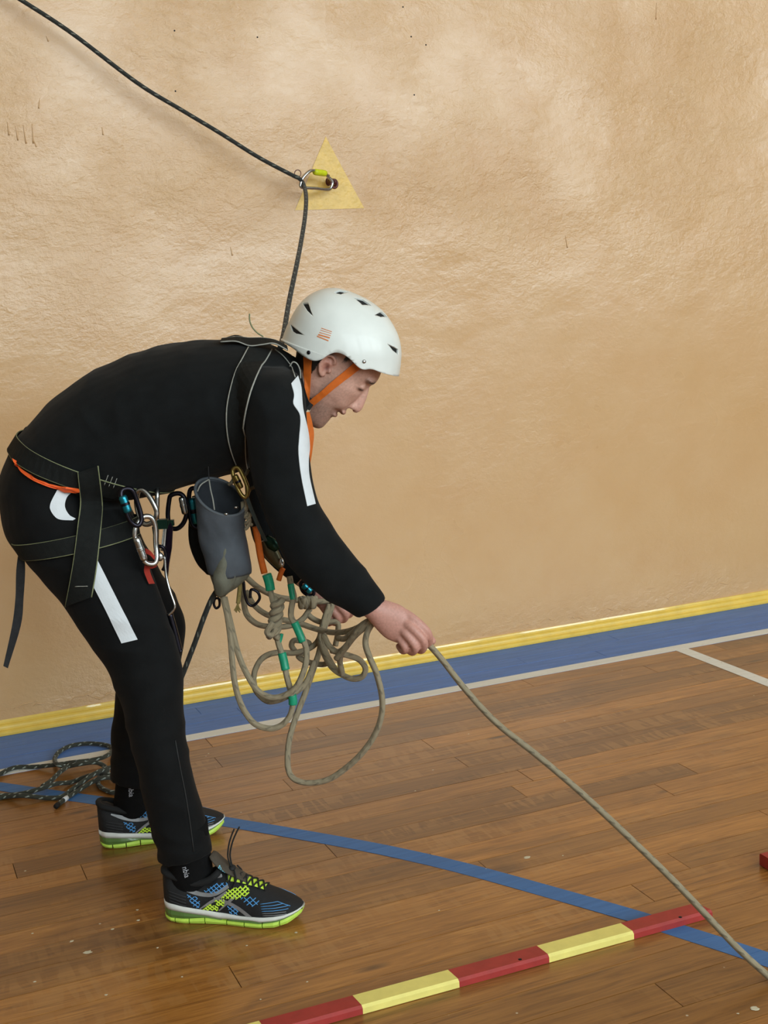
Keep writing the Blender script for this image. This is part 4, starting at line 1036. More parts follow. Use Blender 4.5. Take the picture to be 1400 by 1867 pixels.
# ================================================================== wall anchor and black rope
def Z2(x, y): return (480 + x / 5.8333, 220 + y / 5.8333)
AN = thing('wall_anchor', 'maroon painted iron anchor bolt in the yellow triangle on the wall', 'anchor', WL(*Z2(690, 660), .0))
pw = WL(*Z2(690, 650), 0)
Yv = Vector((0, -1, 0)); Xv = Vector((1, 0, 0))
pw.y = YW - relief(pw.x, pw.z)
obj('base_plate', *ell_geo(pw, (Xv * .011, UP * .015, Yv * .006), 16, 8), ANCH, AN, True)
obj('eye_plate', *loft_geo([(pw, .010, .008), (pw + Yv * .02, .009, .006), (pw + Yv * .045 - UP * .004 + Xv * .002, .010, .005), (pw + Yv * .06 - UP * .008 + Xv * .004, .007, .005)], 14, 4, Xv), ANCH, AN, True)
obj('eye_ring', *tube_geo([pw + Yv * .055 + (Xv * math.cos(t) * .011 + UP * (math.sin(t) * .013)) - UP * .012 for t in [2 * math.pi * k / 20 for k in range(20)]], .0042, 8, True)[:2], ANCH, AN, True)
obj('nut', *ell_geo(WL(*Z2(757, 684), .03), (Xv * .0075, UP * .0065, Yv * .009), 6, 6), ANCH, AN)
obj('bolt_tip', *tube_geo([WL(*Z2(697, 580), .035), WL(*Z2(697, 605), .04), WL(*Z2(700, 640), .045)], .0032, 8)[:2], ANCH, AN, True)
CA = thing('wall_carabiner', 'silver carabiner with yellow painted sleeve on the wall anchor', 'carabiner', WL(*Z2(560, 640), .07))
fr = [(395, 680, .10), (420, 612, .10), (488, 542, .095), (545, 533, .085), (650, 556, .07), (692, 600, .06), (735, 650, .055), (722, 702, .055), (690, 733, .06), (560, 720, .085), (445, 714, .10), (406, 708, .10)]
tube('frame', [WL(*Z2(a, b), o) for a, b, o in fr], .0054, STEEL, CA, 6, 10, True)
A, B = WL(*Z2(542, 545), .086), WL(*Z2(664, 562), .068)
obj('gate_sleeve', *tube_geo([A + (B - A) * k / 8 for k in range(9)], .0105, 12, False, True, lambda q: 1.0 if .1 < q < .9 else .85)[:2], NEONY, CA, True)
BRP = thing('static_rope', 'thin black rope running from upper left through the wall carabiner to the harness', 'rope', WL(548, 325, .1))
up = [(-900, -560, .06), (-420, -280, .06), (-30, -42, .07), (40, 1, .075), (130, 60, .08), (250, 151, .085), (330, 200, .09), (400, 242, .095), (470, 286, .1), (530, 318, .105), (546, 326, .105)]
pts = [WL(*p) for p in up]
dpx = [(554, 338), (558, 360), (556, 395), (549, 440), (541, 482), (527, 550), (517, 610), (511, 634)]
w0 = (WL(552, 335, .105) - CAM).dot(FH) - D0
for i, (x, y) in enumerate(dpx): pts.append(M(x, y, w0 + (-.02 - w0) * (i / (len(dpx) - 1)) ** 1.1))
tube('rope_strand', pts, .0066, KROPE, BRP, 10, 10)
tube('wire_ring', [WL(*Z2(366 + 34 * math.cos(t), 562 + 38 * math.sin(t)), .1) for t in [2 * math.pi * k / 10 for k in range(10)]], .0014, ANCH, BRP, 4, 6, True)

# ================================================================== dark rope lying on the floor
def Z8(x, y): return (x / 3.8889, 1200 + y / 3.8889)
FR = thing('floor_rope', 'dark olive rope with pale flecks lying in loose bends on the floor by the wall', 'rope', FL(*Z8(500, 800)))
path = [(-2600, 1120, 0), (-1800, 1160, 0), (-1000, 1000, 0), (-500, 950, 0), (-260, 900, 0), (-120, 870, 0), (0, 822, 0), (60, 790, 0), (130, 772, 0), (250, 770, 0), (400, 755, 1), (520, 738, 1), (640, 724, 1), (740, 700, 1), (800, 655, 0), (770, 622, 0), (690, 607, 0), (600, 606, 0), (500, 622, 0), (420, 665, 0), (388, 715, 0),
        (405, 752, 2), (470, 768, 1), (560, 752, 2), (680, 740, 2), (745, 770, 1), (760, 800, 1), (700, 812, 1), (620, 838, 1), (500, 880, 0), (400, 890, 1), (290, 925, 1), (150, 962, 0), (0, 975, 0), (-120, 985, 0), (-200, 1010, 0), (-120, 1030, 0), (20, 985, 0), (160, 975, 1), (320, 990, 0), (430, 985, 0),
        (500, 940, 0), (580, 880, 1), (680, 815, 2), (790, 775, 1), (880, 790, 0), (860, 830, 0), (770, 825, 1), (710, 840, 0), (692, 875, 0), (715, 915, 0), (790, 950, 0), (870, 940, 0), (880, 880, 0), (800, 850, 1), (720, 850, 2), (650, 880, 1), (560, 935, 0), (460, 1000, 0), (404, 1043, 0)]
RR = .0066
tube('rope_strand', [FL(*Z8(a, b), RR + .0012 + l * RR * 1.5) for a, b, l in path], RR, DROPE, FR, 8, 10)
b1 = [(300, 910, 1), (360, 870, 1), (420, 812, 1), (480, 768, 1), (540, 735, 2)]
tube('rope_strand', [FL(*Z8(a, b), RR + .0012 + l * RR * 1.7) for a, b, l in b1], RR, DROPE, FR, 8, 10)
e_ = [FL(*Z8(a, b), RR + .0012) for a, b in ((474, 990), (462, 999), (450, 1008))]
obj('end_band', *tube_geo(e_, RR * 1.08, 10)[:2], WHITE, FR, True)
e_ = [FL(*Z8(a, b), RR + .0012) for a, b in ((412, 1036), (402, 1046), (396, 1052))]
obj('end_band', *tube_geo(e_, RR * 1.08, 10)[:2], DARKP, FR, True)

# ================================================================== beige ropes in the hands
def Z4(x, y): return (360 + x / 3.0435, 980 + y / 3.0435)
BR_R = .0066
def strand(parent, pts, name='rope_strand', r=BR_R, mt=None):
    P = [M(*Z4(a, b), w) for a, b, w in pts]; return tube(name, P, r, mt or BROPE, parent, 8, 10)
def tape(parent, pts, r=BR_R * 1.14):
    P = [M(*Z4(a, b), w) for a, b, w in pts]; return tube('green_tape', P, r, GREENTAPE, parent, 6, 10)
def helix(parent, a, b, rad, turns, r=BR_R, name='knot_wraps', ph=0.0, mt=None):
    A, B = M(*Z4(a[0], a[1]), a[2]), M(*Z4(b[0], b[1]), b[2]); ax = (B - A).normalized(); u = ax.cross(FH).normalized(); v = ax.cross(u); n = int(turns * 12)
    P = [A + (B - A) * (k / n) + (u * math.cos(ph + 2 * math.pi * turns * k / n) + v * math.sin(ph + 2 * math.pi * turns * k / n)) * rad for k in range(n + 1)]
    V, Fc, U = tube_geo(P, r, 9); return obj(name, V, Fc, mt or BROPE, parent, True, U)
LY = thing('taped_lanyard', 'beige rope lanyard with green tape bands and a barrel knot below the chest', 'lanyard', M(*Z4(430, 450), -.1))
strand(LY, [(140, 325, -.11), (165, 430, -.115), (183, 560, -.12), (190, 650, -.125), (203, 780, -.13), (225, 880, -.13), (262, 965, -.13), (320, 1035, -.13), (400, 1060, -.13), (465, 1042, -.13), (512, 990, -.13), (528, 930, -.13), (522, 870, -.13), (500, 790, -.13), (485, 720, -.125), (468, 650, -.12), (450, 590, -.115), (440, 545, -.115)])
strand(LY, [(150, 330, -.1), (185, 480, -.11), (225, 640, -.12), (270, 750, -.125), (330, 845, -.13), (400, 885, -.135), (470, 880, -.14), (540, 838, -.145), (585, 755, -.145), (606, 660, -.14), (596, 590, -.135), (560, 510, -.13), (520, 440, -.13), (525, 370, -.125), (535, 330, -.12), (520, 270, -.115), (510, 215, -.11)])
strand(LY, [(400, 215, -.11), (405, 290, -.112), (415, 340, -.115), (430, 400, -.115), (425, 480, -.115), (440, 560, -.115)])
helix(LY, (448, 342, -.118), (418, 556, -.118), .0088, 2.6, .0074)
helix(LY, (448, 342, -.118), (418, 556, -.118), .0088, 2.6, .0074, ph=math.pi)
strand(LY, [(418, 470, -.134), (392, 510, -.136), (388, 532, -.134), (410, 540, -.13), (440, 500, -.128)])
tape(LY, [(384, 205, -.111), (398, 250, -.111), (405, 292, -.112)], BR_R * 1.6); tape(LY, [(533, 345, -.121), (524, 300, -.118), (517, 258, -.114)])
tape(LY, [(584, 578, -.134), (560, 520, -.131), (538, 470, -.13)], BR_R * 1.35); tape(LY, [(489, 735, -.127), (480, 690, -.123), (468, 640, -.12)], BR_R * 1.45)
tape(LY, [(530, 925, -.13), (529, 900, -.13), (524, 875, -.13)], BR_R * 1.5); tape(LY, [(452, 590, -.116), (462, 560, -.114), (468, 535, -.114)], BR_R * .6)
OS = thing('orange_sling', 'orange sling running up from the taped lanyard to the chest', 'sling', M(472, 1010, -.11))
tube('sling_tube', [M(466, 960, -.105), M(470, 985, -.108), M(475, 1015, -.11), (M(482, 1045, -.111))], .0075, ORANGE, OS, 6, 10)
tube('sling_tail', [M(508, 1058, -.1), M(512, 1045, -.1), M(516, 1036, -.1)], .006, ORANGE, OS, 5, 8)
GR = thing('rope_grab', 'small khaki and steel rope grab device beside the orange sling', 'rope grab', M(495, 1005, -.09))
obj('grab_body', *loft_geo([(M(482, 985, -.095), .011, .008), (M(492, 1004, -.095), .016, .009), (M(504, 1022, -.095), .013, .009), (M(512, 1036, -.095), .006, .006)], 14, 4), mat('khaki_metal', (92, 86, 62), .4, metal=.6), GR, True)
obj('cam_plate', *loft_geo([(M(484, 980, -.1), .008, .005), (M(496, 992, -.104), .013, .006), (M(505, 1002, -.1), .008, .005)], 12, 4), DGREEN, GR, True)
obj('pin', *ell_geo(M(513, 1026, -.105), (RH * .006, UP * .011, FH * .005), 12, 8), STEEL, GR, True)
WS = thing('chest_sling', 'grey-green webbing sling running down from the brass carabiner', 'sling', M(465, 945, -.14))
wa = [Vector(p) for p in catmull([M(449, 902, -.15), M(455, 920, -.145), (M(468, 952, -.135)), M(484, 986, -.12)], 5)]
obj('webbing', *ribbon_geo([p - RH * .004 for p in wa], [p + RH * .004 for p in wa], .002), mat('grey_green_webbing', (62, 72, 70), .8), WS)
KN = thing('knotted_cord', 'beige cord tied in a small knot under the brass carabiner', 'cord', M(448, 940, -.12))
for i, pts in enumerate(([(447, 905, -.125), (449, 925, -.125), (444, 942, -.125), (440, 958, -.125), (448, 964, -.125), (455, 950, -.125), (449, 936, -.125)], [(442, 915, -.12), (444, 935, -.128), (452, 945, -.128), (457, 935, -.125)])):
    tube('cord_strand', [M(*p) for p in pts], .0042, BROPE, KN, 6, 8)
helix(KN, (250, -160, -.125), (285, -65, -.125), .006, 3.0, .0036, 'knot_wraps')

HR = thing('climbing_rope', 'beige climbing rope gathered in hanging loops and pulled by both hands', 'rope', M(*Z4(700, 600), -.05))
S_ = lambda *p: strand(HR, list(p))
# strand to the right, over the floor and out of the picture
tube('rope_strand', [M(700, 1146, -.185), M(735, 1152, -.19), M(770, 1167, -.197), M(783, 1177, -.2), M(806, 1203, -.21), M(850, 1259, -.23), M(905, 1318, -.26), M(980, 1378, -.3), M(1060, 1446, -.345), M(1150, 1530, -.4), M(1230, 1608, -.45), M(1300, 1682, -.5), M(1350, 1734, -.53), M(1410, 1788, -.56), M(1480, 1846, -.6), M(1600, 1930, -.62)], .0068, BROPE, HR, 8, 10)
S_((745, 365, .06), (715, 440, .05), (690, 530, .03), (676, 630, .02), (640, 740, .0), (595, 870, -.03), (545, 1000, -.06), (512, 1110, -.08), (500, 1220, -.1), (508, 1300, -.11), (545, 1345, -.12), (620, 1362, -.13), (720, 1345, -.14), (810, 1290, -.15), (900, 1210, -.165), (975, 1110, -.175), (1018, 1000, -.185), (1024, 890, -.19), (995, 760, -.195), (955, 665, -.197), (932, 590, -.197), (945, 520, -.196), (985, 470, -.194), (1035, 510, -.187))
S_((755, 350, .055), (735, 420, .04), (700, 520, .01), (700, 590, -.01), (722, 660, -.03), (775, 740, -.06), (850, 782, -.08), (910, 775, -.09), (932, 728, -.09), (900, 680, -.09), (840, 655, -.1), (780, 640, -.11), (730, 600, -.1), (700, 540, -.08))
S_((310, 790, -.05), (322, 730, -.04), (360, 670, -.02), (430, 640, .0), (540, 640, .02), (620, 615, .03), (670, 570, .04), (700, 480, .05), (735, 390, .06))
S_((310, 790, -.05), (325, 850, -.07), (380, 905, -.09), (440, 905, -.11), (500, 880, -.12), (570, 840, -.11), (610, 790, -.08), (650, 690, -.04))
S_((730, 375, .05), (700, 465, .02), (680, 560, .0), (700, 640, -.03), (745, 720, -.06), (800, 755, -.08), (790, 690, -.1), (800, 640, -.13), (850, 570, -.16), (910, 500, -.185), (960, 455, -.195))
S_((770, 672, -.12), (815, 620, -.14), (865, 555, -.165), (920, 505, -.185), (975, 465, -.195)); S_((745, 628, -.1), (790, 632, -.12), (840, 585, -.15), (880, 525, -.175), (930, 480, -.19), (985, 455, -.2))
S_((780, 560, -.08), (820, 560, -.12), (870, 520, -.16), (920, 480, -.185), (970, 450, -.2))
S_((270, 220, -.03), (340, 280, -.02), (430, 325, .0), (500, 340, .02), (570, 350, .03), (660, 355, .045), (740, 352, .06))
S_((250, 255, -.05), (256, 350, -.05), (275, 430, -.045), (335, 482, -.03), (420, 495, -.01), (510, 490, .01), (580, 455, .03), (625, 395, .04))
S_((270, 300, -.04), (310, 370, -.03), (370, 420, -.02), (450, 450, .0), (560, 475, .01), (650, 505, .0), (730, 525, -.03), (810, 525, -.08), (880, 505, -.14), (940, 470, -.18))
S_((540, 630, .04), (522, 600, .04), (535, 572, .04), (580, 575, .04), (620, 590, .04), (585, 640, .04), (560, 660, .04), (610, 690, .03), (690, 705, .01), (740, 690, -.01))
S_((600, 415, .04), (640, 450, .04), (690, 470, .04), (770, 470, .05), (780, 520, .05), (765, 600, .05))
helix(HR, (565, 362, .03), (655, 360, .045), .0095, 4.0)
helix(HR, (580, 340, .028), (640, 372, .035), .0085, 1.2, ph=1.0)
DC = thing('dark_cord', 'dark speckled cord hanging from the chalk bag down between the legs', 'cord', M(385, 1090, -.1))
tube('cord_strand', [M(396, 1076, -.1), M(385, 1094, -.1), M(372, 1125, -.09), M(356, 1170, -.07), M(340, 1212, -.05), M(322, 1262, -.02), M(308, 1340, .0), M(318, 1450, .03), M(338, 1540, .06), M(345, 1566, .06)], .0058, KROPE, DC, 8, 10)
for nm, pts, r, mt_, lb in (('bag_ring', [(392, 1092), (390, 1102), (394, 1109), (400, 1104), (399, 1092)], .0028, DSTEEL, 'small dark ring at the bottom tip of the chalk bag'),
                        ('steel_hook', [(444, 1060), (446, 1082), (452, 1100), (462, 1104), (473, 1092), (470, 1080), (458, 1075), (456, 1090)], .0032, DSTEEL, 'dark bent steel hook among the beige loops under the chalk bag')):
    t = tube(nm, [M(x, y, -.09) for x, y in pts], r, mt_, None, 6, 8, nm == 'bag_ring'); tag(t, lb, 'ring' if nm == 'bag_ring' else 'hook')
FE = thing('frayed_cord_end', 'short khaki cord end with frayed tip hanging below the chalk bag', 'cord', M(436, 1090, -.1))
KH = mat('khaki_cord', (138, 122, 70), .9, var=.2, scale=200)
tube('cord_stub', [M(437, 1045, -.1), M(437, 1070, -.1), M(435, 1092, -.1), M(434, 1100, -.1)], .005, KH, FE, 5, 8)
for k in range(7): tube('frayed_fibre', [M(434, 1098, -.1), M(433 + (k - 3) * .8, 1107, -.1 + .001 * (k % 3)), M(433 + (k - 3) * 2.0, 1113 + (k % 3) * 2, -.1 + .002 * (k % 2))], .0012, KH, FE, 3, 5)
carabiner('locking_carabiner', 'small teal-sleeved carabiner beside the far hand under the forearm', [(548, 1064, .05), (556, 1060, .05), (568, 1070, .05), (572, 1082, .05), (564, 1086, .05), (552, 1078, .05)], .0042, DSTEEL, ((553, 1066, .04), (567, 1079, .04), .008), TEAL)

# ================================================================== marker bars on the floor
fb = [FL(490, 1899), FL(662, 1850.5), FL(837, 1801), FL(1001, 1756), FL(1155, 1713), FL(1299, 1674)]
d = (fb[-1] - fb[1]); d.z = 0; d.normalize(); nrm2 = Vector((-d.y, d.x, 0))
t_ = [(p - fb[1]).dot(d) for p in fb]
MB_ = thing('marker_bar', 'low wooden bar painted in red and yellow sections lying on the floor', 'bar', fb[3])
names = ['red', 'yellow', 'red', 'yellow', 'red']
def bar_geo(o, a, b, wd=.046, ht=.018, ch=.003, wob0=0, wob1=0):
    pr = [(0, 0.0015), (wd, 0.0015), (wd, ht - ch), (wd - ch, ht), (ch * 1.6, ht), (0, ht - ch * 1.6)]
    V = []
    for t, wb in ((a, wob0), (b, wob1)):
        for y, z in pr: V.append(o + d * (t - wb * y / wd) + nrm2 * y + UP * z)
    k = len(pr)
    return V, [tuple(range(k)), tuple(range(2 * k - 1, k - 1, -1))] + [(i, (i + 1) % k, k + (i + 1) % k, k + i) for i in range(k)]
ends = [t_[1] - .185] + t_[1:]
fix_normals(obj('yellow_section', *bar_geo(fb[1], ends[0] - .17, ends[0], wob0=0, wob1=.004), YELP, MB_))
for i, nm in enumerate(names):
    fix_normals(obj(nm + '_section', *bar_geo(fb[1], ends[i], ends[i + 1], wob0=.004 if i < 5 else 0, wob1=.004 if i < 4 else .012), REDP if nm == 'red' else YELP, MB_))
for px, py in ((948, 1749), (1240, 1672)):
    p = FL(px, py, .018); obj('screw', *ell_geo(p, (Vector((.004, 0, 0)), Vector((0, .004, 0)), Vector((0, 0, .0012))), 10, 6), DSTEEL, MB_, True)
q0 = FL(1411, 1594)
RB = thing('red_bar', 'red wooden bar whose end shows at the right picture edge', 'bar', q0)
fix_normals(obj('red_section', *bar_geo(q0, 0, .34, .05, .03), REDP, RB)); fix_normals(obj('yellow_section', *bar_geo(q0, .34, .6, .05, .03), YELP, RB))

# ================================================================== running shoes
SL = .307
def half_w(x):      # half width of the sole along the shoe (x from the heel, metres)
    pts = [(0, .004), (.006, .02), (.02, .031), (.05, .036), (.10, .034), (.14, .035), (.18, .042), (.22, .047), (.25, .0455), (.275, .038), (.295, .024), (.303, .012), (.307, .003)]
    for i in range(len(pts) - 1):
        if pts[i][0] <= x <= pts[i + 1][0]:
            t = (x - pts[i][0]) / (pts[i + 1][0] - pts[i][0]); return pts[i][1] + (pts[i + 1][1] - pts[i][1]) * t
    return .003
def lerp_t(tab, x):
    if x <= tab[0][0]: return tab[0][1]
    for i in range(len(tab) - 1):
        if x <= tab[i + 1][0]:
            t = (x - tab[i][0]) / (tab[i + 1][0] - tab[i][0]); return tab[i][1] + (tab[i + 1][1] - tab[i][1]) * t
    return tab[-1][1]
BOT = [(0, .012), (.012, .004), (.04, .0015), (.21, .0015), (.25, .004), (.28, .011), (.307, .026)]      # underside with toe spring
LIMT = [(0, .014), (.02, .010), (.06, .011), (.10, .014), (.14, .010), (.22, .011), (.26, .016), (.29, .026), (.307, .032)]
GELT = [(0, .030), (.05, .026), (.10, .019), (.13, .0135), (.16, .0150), (.20, .0170), (.22, .0145), (.26, .0195), (.29, .0275), (.307, .033)]
WHT = [(0, .044), (.03, .042), (.08, .034), (.13, .0275), (.18, .0245), (.23, .0255), (.27, .0285), (.29, .032), (.307, .0365)]
def slab(x0, x1, zb, zt, grow, n=10, round_=True):
    """band of the sole between two height curves"""
    V = []; Fc = []
    for i in range(n + 1):
        x = x0 + (x1 - x0) * i / n; h = half_w(x) * grow + .0005; b, t = lerp_t(zb, x), lerp_t(zt, x)
        m_ = (b + t) / 2
        V += [Vector((x, -h * .96, b)), Vector((x, -h * 1.03, m_)), Vector((x, -h * .98, t)), Vector((x, h * .98, t)), Vector((x, h * 1.03, m_)), Vector((x, h * .96, b))]
    for i in range(n):
        for j in range(6): j2 = (j + 1) % 6; Fc.append((i * 6 + j, i * 6 + j2, i * 6 + 6 + j2, i * 6 + 6 + j))
    Fc += [tuple(range(6)), tuple(n * 6 + j for j in range(5, -1, -1))]
    return V, Fc
UTOP = [(0, .100), (.008, .112), (.025, .109), (.05, .094), (.08, .086), (.105, .092), (.125, .106), (.15, .104), (.18, .092), (.21, .079), (.24, .066), (.27, .054), (.29, .046), (.303, .039)]
def upper_geo(n=40, mseg=22):
    V = []; Fc = []
    for i in range(n + 1):
        x = .002 + (.3035 - .002) * i / n; h = half_w(x) * .97; z0 = lerp_t(WHT, x) - .006; zt = lerp_t(UTOP, x)
        x_ = x
        for j in range(mseg + 1):
            a = math.pi * j / mseg; c, s = math.cos(a), math.sin(a)
            # walls lean in towards the top
            e = .62
            y = -h * math.copysign(abs(c) ** .85, c) * (1 - .28 * s ** 2 * (1 if x < .2 else .6)); z = z0 + (zt - z0) * (s ** e)
            V.append(Vector((x_, y, z)))
    k = mseg + 1
    for i in range(n):
        for j in range(mseg): Fc.append((i * k + j, i * k + j + 1, (i + 1) * k + j + 1, (i + 1) * k + j))
        Fc.append((i * k, (i + 1) * k, (i + 1) * k + mseg, i * k + mseg))
    Fc += [tuple(range(k)), tuple(n * k + j for j in range(k - 1, -1, -1))]
    return V, Fc
def Z6(zx, zy): return ((zx - 65) * .0002437, (880 - zy) * .0002437 / .95 - .002)     # enlarged shoe crop -> side view in metres
def build_shoe(label):
    T_ = thing('running_shoe', label, 'shoe')
    me_up = upper_geo(); up = fix_normals(obj('upper', *me_up, SHOEB, T_, True))
    B = bvh_of(up)
    def side(zx, zy, sg, off=.0006):
        x, z = Z6(zx, zy); z = min(z, lerp_t(UTOP, x) - .006); h = B.ray_cast(Vector((x, .12 * sg, z)), Vector((0, -sg, 0)))
        return (h[0] + Vector((0, sg, 0)) * off) if h[0] is not None else Vector((x, half_w(x) * sg, z))
    # sole
    obj('midsole', *slab(.001, .306, GELT, WHT, 1.03, 36), MIDW, T_, True)
    fix_normals(obj('gel_band', *slab(.002, .135, LIMT, GELT, 1.0, 18), GEL, T_)); fix_normals(obj('gel_band', *slab(.15, .225, LIMT, GELT, 1.0, 10), GEL, T_)); fix_normals(obj('gel_band', *slab(.228, .29, LIMT, GELT, 1.0, 10), GEL, T_))
    cuts = [.002, .032, .064, .098, .146, .186, .226, .262, .304]
    for a, b in zip(cuts[:-1], cuts[1:]): fix_normals(obj('outsole_pod', *slab(a + .0012, b - .0012, BOT, [(x, z + .0008) for x, z in LIMT], 1.02, 6), LIME, T_))
    # collar padding round the ankle
    cpt = [(.006, 0, .110), (.014, .020, .107), (.04, .026, .099), (.075, .0265, .088), (.105, .0245, .093), (.125, .018, .105), (.132, 0, .112), (.125, -.018, .105), (.105, -.0245, .093), (.075, -.0265, .088), (.04, -.026, .099), (.014, -.020, .107)]
    obj('collar', *tube_geo(catmull(cpt, 5, True), .0072, 10, True)[:2], mat('black_collar_lining', (22, 22, 23), .9), T_, True)
    # tongue
    tg = [(Vector((.188, 0, .088)), .004, .016), (Vector((.155, 0, .106)), .005, .020), (Vector((.132, 0, .122)), .0055, .022), (Vector((.118, 0, .137)), .0055, .020), (Vector((.112, 0, .143)), .003, .015)]
    ton = obj('tongue', *loft_geo(tg, 20, 5, Vector((0, 1, 0))), TONGUE, T_, True)
    # lime throat panel
    V = []; Fc = []; k = 9
    for i in range(13):
        x = .148 + .078 * i / 12; hw_ = .021 - .007 * i / 12
        for j in range(k):
            y = -hw_ + 2 * hw_ * j / (k - 1); h = B.ray_cast(Vector((x, y, .3)), Vector((0, 0, -1)))
            V.append((h[0] if h[0] is not None else Vector((x, y, .08))) + Vector((0, 0, .0016)))
    for i in range(12):
        for j in range(k - 1): Fc.append((i * k + j, i * k + j + 1, (i + 1) * k + j + 1, (i + 1) * k + j))
    th_ = obj('throat_panel', V, Fc, LIMEC, T_, True); th_.modifiers.new('t', 'SOLIDIFY').thickness = .001
    def top(x, y, off=.0035):
        h = B.ray_cast(Vector((x, y, .3)), Vector((0, 0, -1))); return (h[0] if h[0] is not None else Vector((x, y, .08))) + Vector((0, 0, off))
    for i in range(6):
        xa = .158 + .0125 * i; w_ = .022 - .001 * i
        for sg in (1, -1):
            P = [top(xa + .012 * t - .004, sg * w_ * (1 - 2 * t)) + Vector((0, 0, .0015 * math.sin(math.pi * t))) for t in [q / 8 for q in range(9)]]
            obj('lace', *tube_geo(P, .0019, 7)[:2], LACE, T_, True)
    knot = top(.155, 0, .010)
    obj('lace_knot', *ell_geo(knot, (Vector((.008, 0, 0)), Vector((0, .011, 0)), Vector((0, 0, .006))), 12, 8), LACE, T_, True)
    for L_ in ([(0, -.002, 0), (-.006, -.004, .025), (-.003, -.003, .05), (.003, 0, .07), (.010, .003, .086)], [(0, .002, 0), (-.003, .002, .028), (.004, .002, .056), (.014, .004, .078), (.021, .005, .090)],
               [(0, -.006, 0), (-.006, -.016, -.008), (-.002, -.024, -.026), (.006, -.028, -.032), (.014, -.024, -.014), (.008, -.012, 0)], [(0, .006, 0), (-.006, .016, -.008), (0, .026, -.024), (.012, .026, -.018), (.008, .012, 0)]):
        obj('lace_end', *tube_geo(catmull([knot + Vector(p) for p in L_], 6), .0018, 7)[:2], LACE, T_, True)
    # overlays on both sides
    for sg in (-1, 1):
        def stripe(pl, wd, mt_, nm='silver_stripe'):
            P = catmull(pl, 5); A = []; Bq = []
            for i in range(len(P)):
                a, b = P[max(0, i - 1)], P[min(len(P) - 1, i + 1)]; tx, ty = b[0] - a[0], b[1] - a[1]; l = math.hypot(tx, ty) or 1
                ww = wd * (0.35 + .65 * min(1, i / 6, 1))
                A.append(side(P[i][0] - ty / l * ww / 2, P[i][1] + tx / l * ww / 2, sg)); Bq.append(side(P[i][0] + ty / l * ww / 2, P[i][1] - tx / l * ww / 2, sg))
            fix_normals(obj(nm, *ribbon_geo(A, Bq, .0007, Vector((0, sg, 0))), mt_, T_))
        stripe([(205, 540), (290, 575), (400, 612), (510, 622), (600, 598), (690, 545)], 30, SILV)
        stripe([(430, 738), (510, 690), (600, 640), (680, 590)], 24, SILV); stripe([(600, 748), (690, 670), (760, 610)], 24, SILV); stripe([(560, 640), (680, 672), (790, 715), (895, 785)], 30, SILV)
        def grid(poly, step, mt_, nm, r=.0008):
            xs_ = [p[0] for p in poly]; ys_ = [p[1] for p in poly]; parts = []
            def inside(x, y):
                c = False
                for i in range(len(poly)):
                    (x1, y1), (x2, y2) = poly[i - 1], poly[i]
                    if (y1 > y) != (y2 > y) and x < (x2 - x1) * (y - y1) / (y2 - y1) + x1: c = not c
                return c
            for sl in (1, -1):
                c0 = min(ys_) - sl * max(xs_) * .7 - 400 if sl > 0 else min(ys_) + min(xs_) * .7 - 10; cc = -1200
                while cc < 2200:
                    run = []
                    for q in range(61):
                        x = min(xs_) + (max(xs_) - min(xs_)) * q / 60; y = sl * .7 * x + cc
                        if inside(x, y): run.append(side(x, y, sg, .0006))
                        else:
                            if len(run) > 1: parts.append(tube_geo(run, r, 5)[:2])
                            run = []
                    if len(run) > 1: parts.append(tube_geo(run, r, 5)[:2])
                    cc += step
            if parts: obj(nm, *join(parts), mt_, T_)
        grid([(620, 640), (700, 560), (860, 545), (880, 600), (760, 640)], 30, LIMEC, 'lime_mesh', .0015); grid([(560, 660), (660, 650), (650, 705), (590, 705)], 28, LIMEC, 'lime_mesh', .0014); grid([(450, 745), (520, 690), (600, 720), (590, 750)], 28, LIMEC, 'lime_mesh', .0014)
        grid([(455, 600), (580, 530), (690, 520), (690, 545), (560, 615)], 34, BLUEO, 'blue_mesh', .0010); grid([(310, 620), (400, 640), (440, 680), (420, 740), (370, 715)], 34, BLUEO, 'blue_mesh', .0010); grid([(680, 700), (760, 690), (790, 765), (700, 770)], 34, BLUEO, 'blue_mesh', .0010); grid([(790, 625), (930, 615), (990, 660), (880, 695)], 40, BLUEO, 'blue_mesh', .0010)
        for dy in range(6):
            y = 670 + dy * 18; P = [side(x, y + 10 * math.sin(x / 90) * .4 - (x - 1000) * .05, sg, .0004) for x in range(980 + dy * 4, 1240 - dy * 6, 20)]
            obj('toe_line', *tube_geo(P, .0007, 5)[:2], BLUEO if dy < 4 else SILV, T_, True)
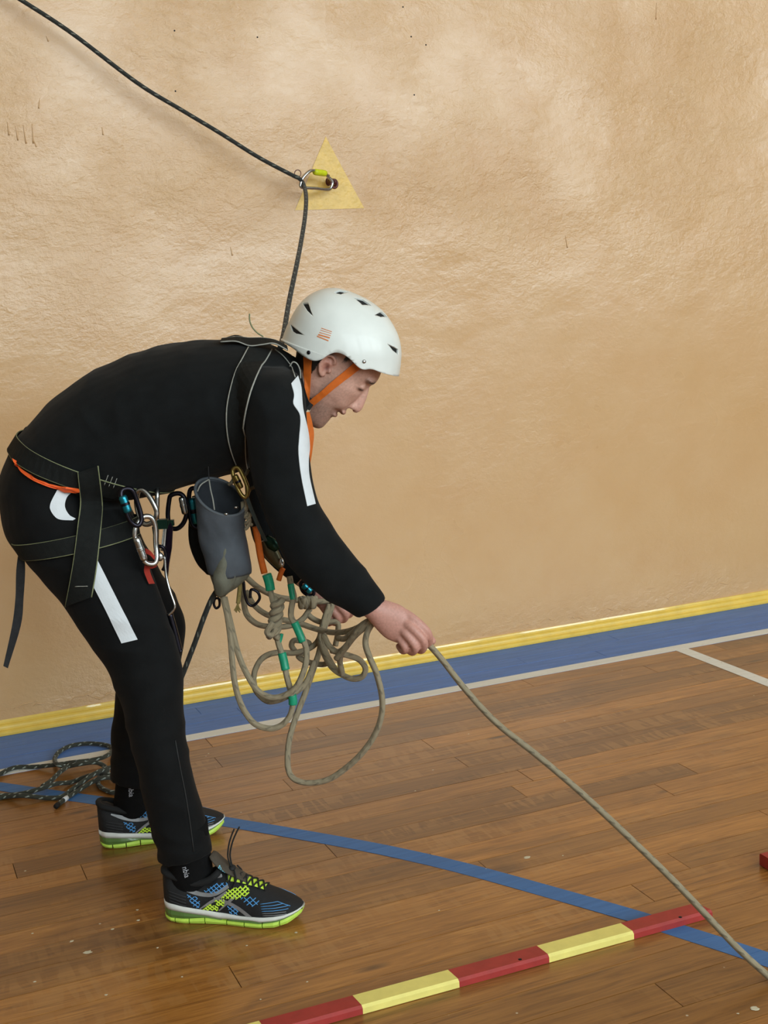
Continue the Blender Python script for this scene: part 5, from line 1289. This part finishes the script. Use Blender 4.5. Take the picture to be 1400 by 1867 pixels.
        for dy in range(4):
            P = [side(x, 600 + dy * 26 + (x - 150) * .25, sg, .0004) for x in range(150, 330, 20)]
            obj('heel_line', *tube_geo(P, .0009, 5)[:2], mat('dark_grey_overlay', (52, 52, 54), .7), T_, True)
        p = side(590, 465, sg, .001); obj('eyelet_patch', *ell_geo(p, (Vector((.009, 0, 0)), Vector((0, .0025, 0)), Vector((0, 0, .009))), 14, 8), SILV, T_, True)
    V = []
    # tongue lettering
    cu = bpy.data.curves.new('t', 'FONT'); cu.body = 'asics'; cu.size = .011; cu.extrude = .0003; cu.resolution_u = 3
    to = bpy.data.objects.new('t', cu); COL.objects.link(to); dg = bpy.context.evaluated_depsgraph_get(); mm = bpy.data.meshes.new_from_object(to.evaluated_get(dg)); bpy.data.objects.remove(to, do_unlink=True)
    ex, ey = Vector((-.62, 0, .78)), Vector((-.5, .75, -.4)).normalized()
    Bt = bvh_of(ton)
    for sg in (-1,):
        Vt = []
        for v in mm.vertices:
            x, z = .146 - v.co.x * .62, .110 + v.co.x * .80
            p0 = Vector((x - v.co.y * .5 * .8, -.2, z - v.co.y * .62)); h = Bt.ray_cast(p0, Vector((0, 1, 0)))
            Vt.append((h[0] if h[0] is not None else Vector((p0.x, -.02, p0.z))) - Vector((0, .0006 + v.co.z, 0)))
        obj('tongue_lettering', Vt, [tuple(p.vertices) for p in mm.polygons], mat('light_blue_print', (120, 205, 230), .6), T_)
    return T_
NEAR = build_shoe('near running shoe, black with lime mesh and blue lines, laces loose on top')
FAR = NEAR.copy(); COL.objects.link(FAR); FAR['label'] = 'far running shoe, black with white and lime sole, half hidden by the near leg'
for ch in list(NEAR.children):
    c = ch.copy(); COL.objects.link(c); c.parent = FAR
NEAR['group'] = FAR['group'] = 'running shoes on the feet'
def put(o, heel, toe, mir=1):
    hx, tx = FL(*heel), FL(*toe); a = math.atan2(tx.y - hx.y, tx.x - hx.x); o.location = (hx.x, hx.y, 0); o.rotation_euler = (0, 0, a)
    s_ = (tx - hx).length / SL; print('shoe scale', s_); o.scale = (1.03, mir * 1.03, 1.03)
put(NEAR, (303, 1668), (558, 1677)); put(FAR, (182, 1541), (408, 1512), -1)
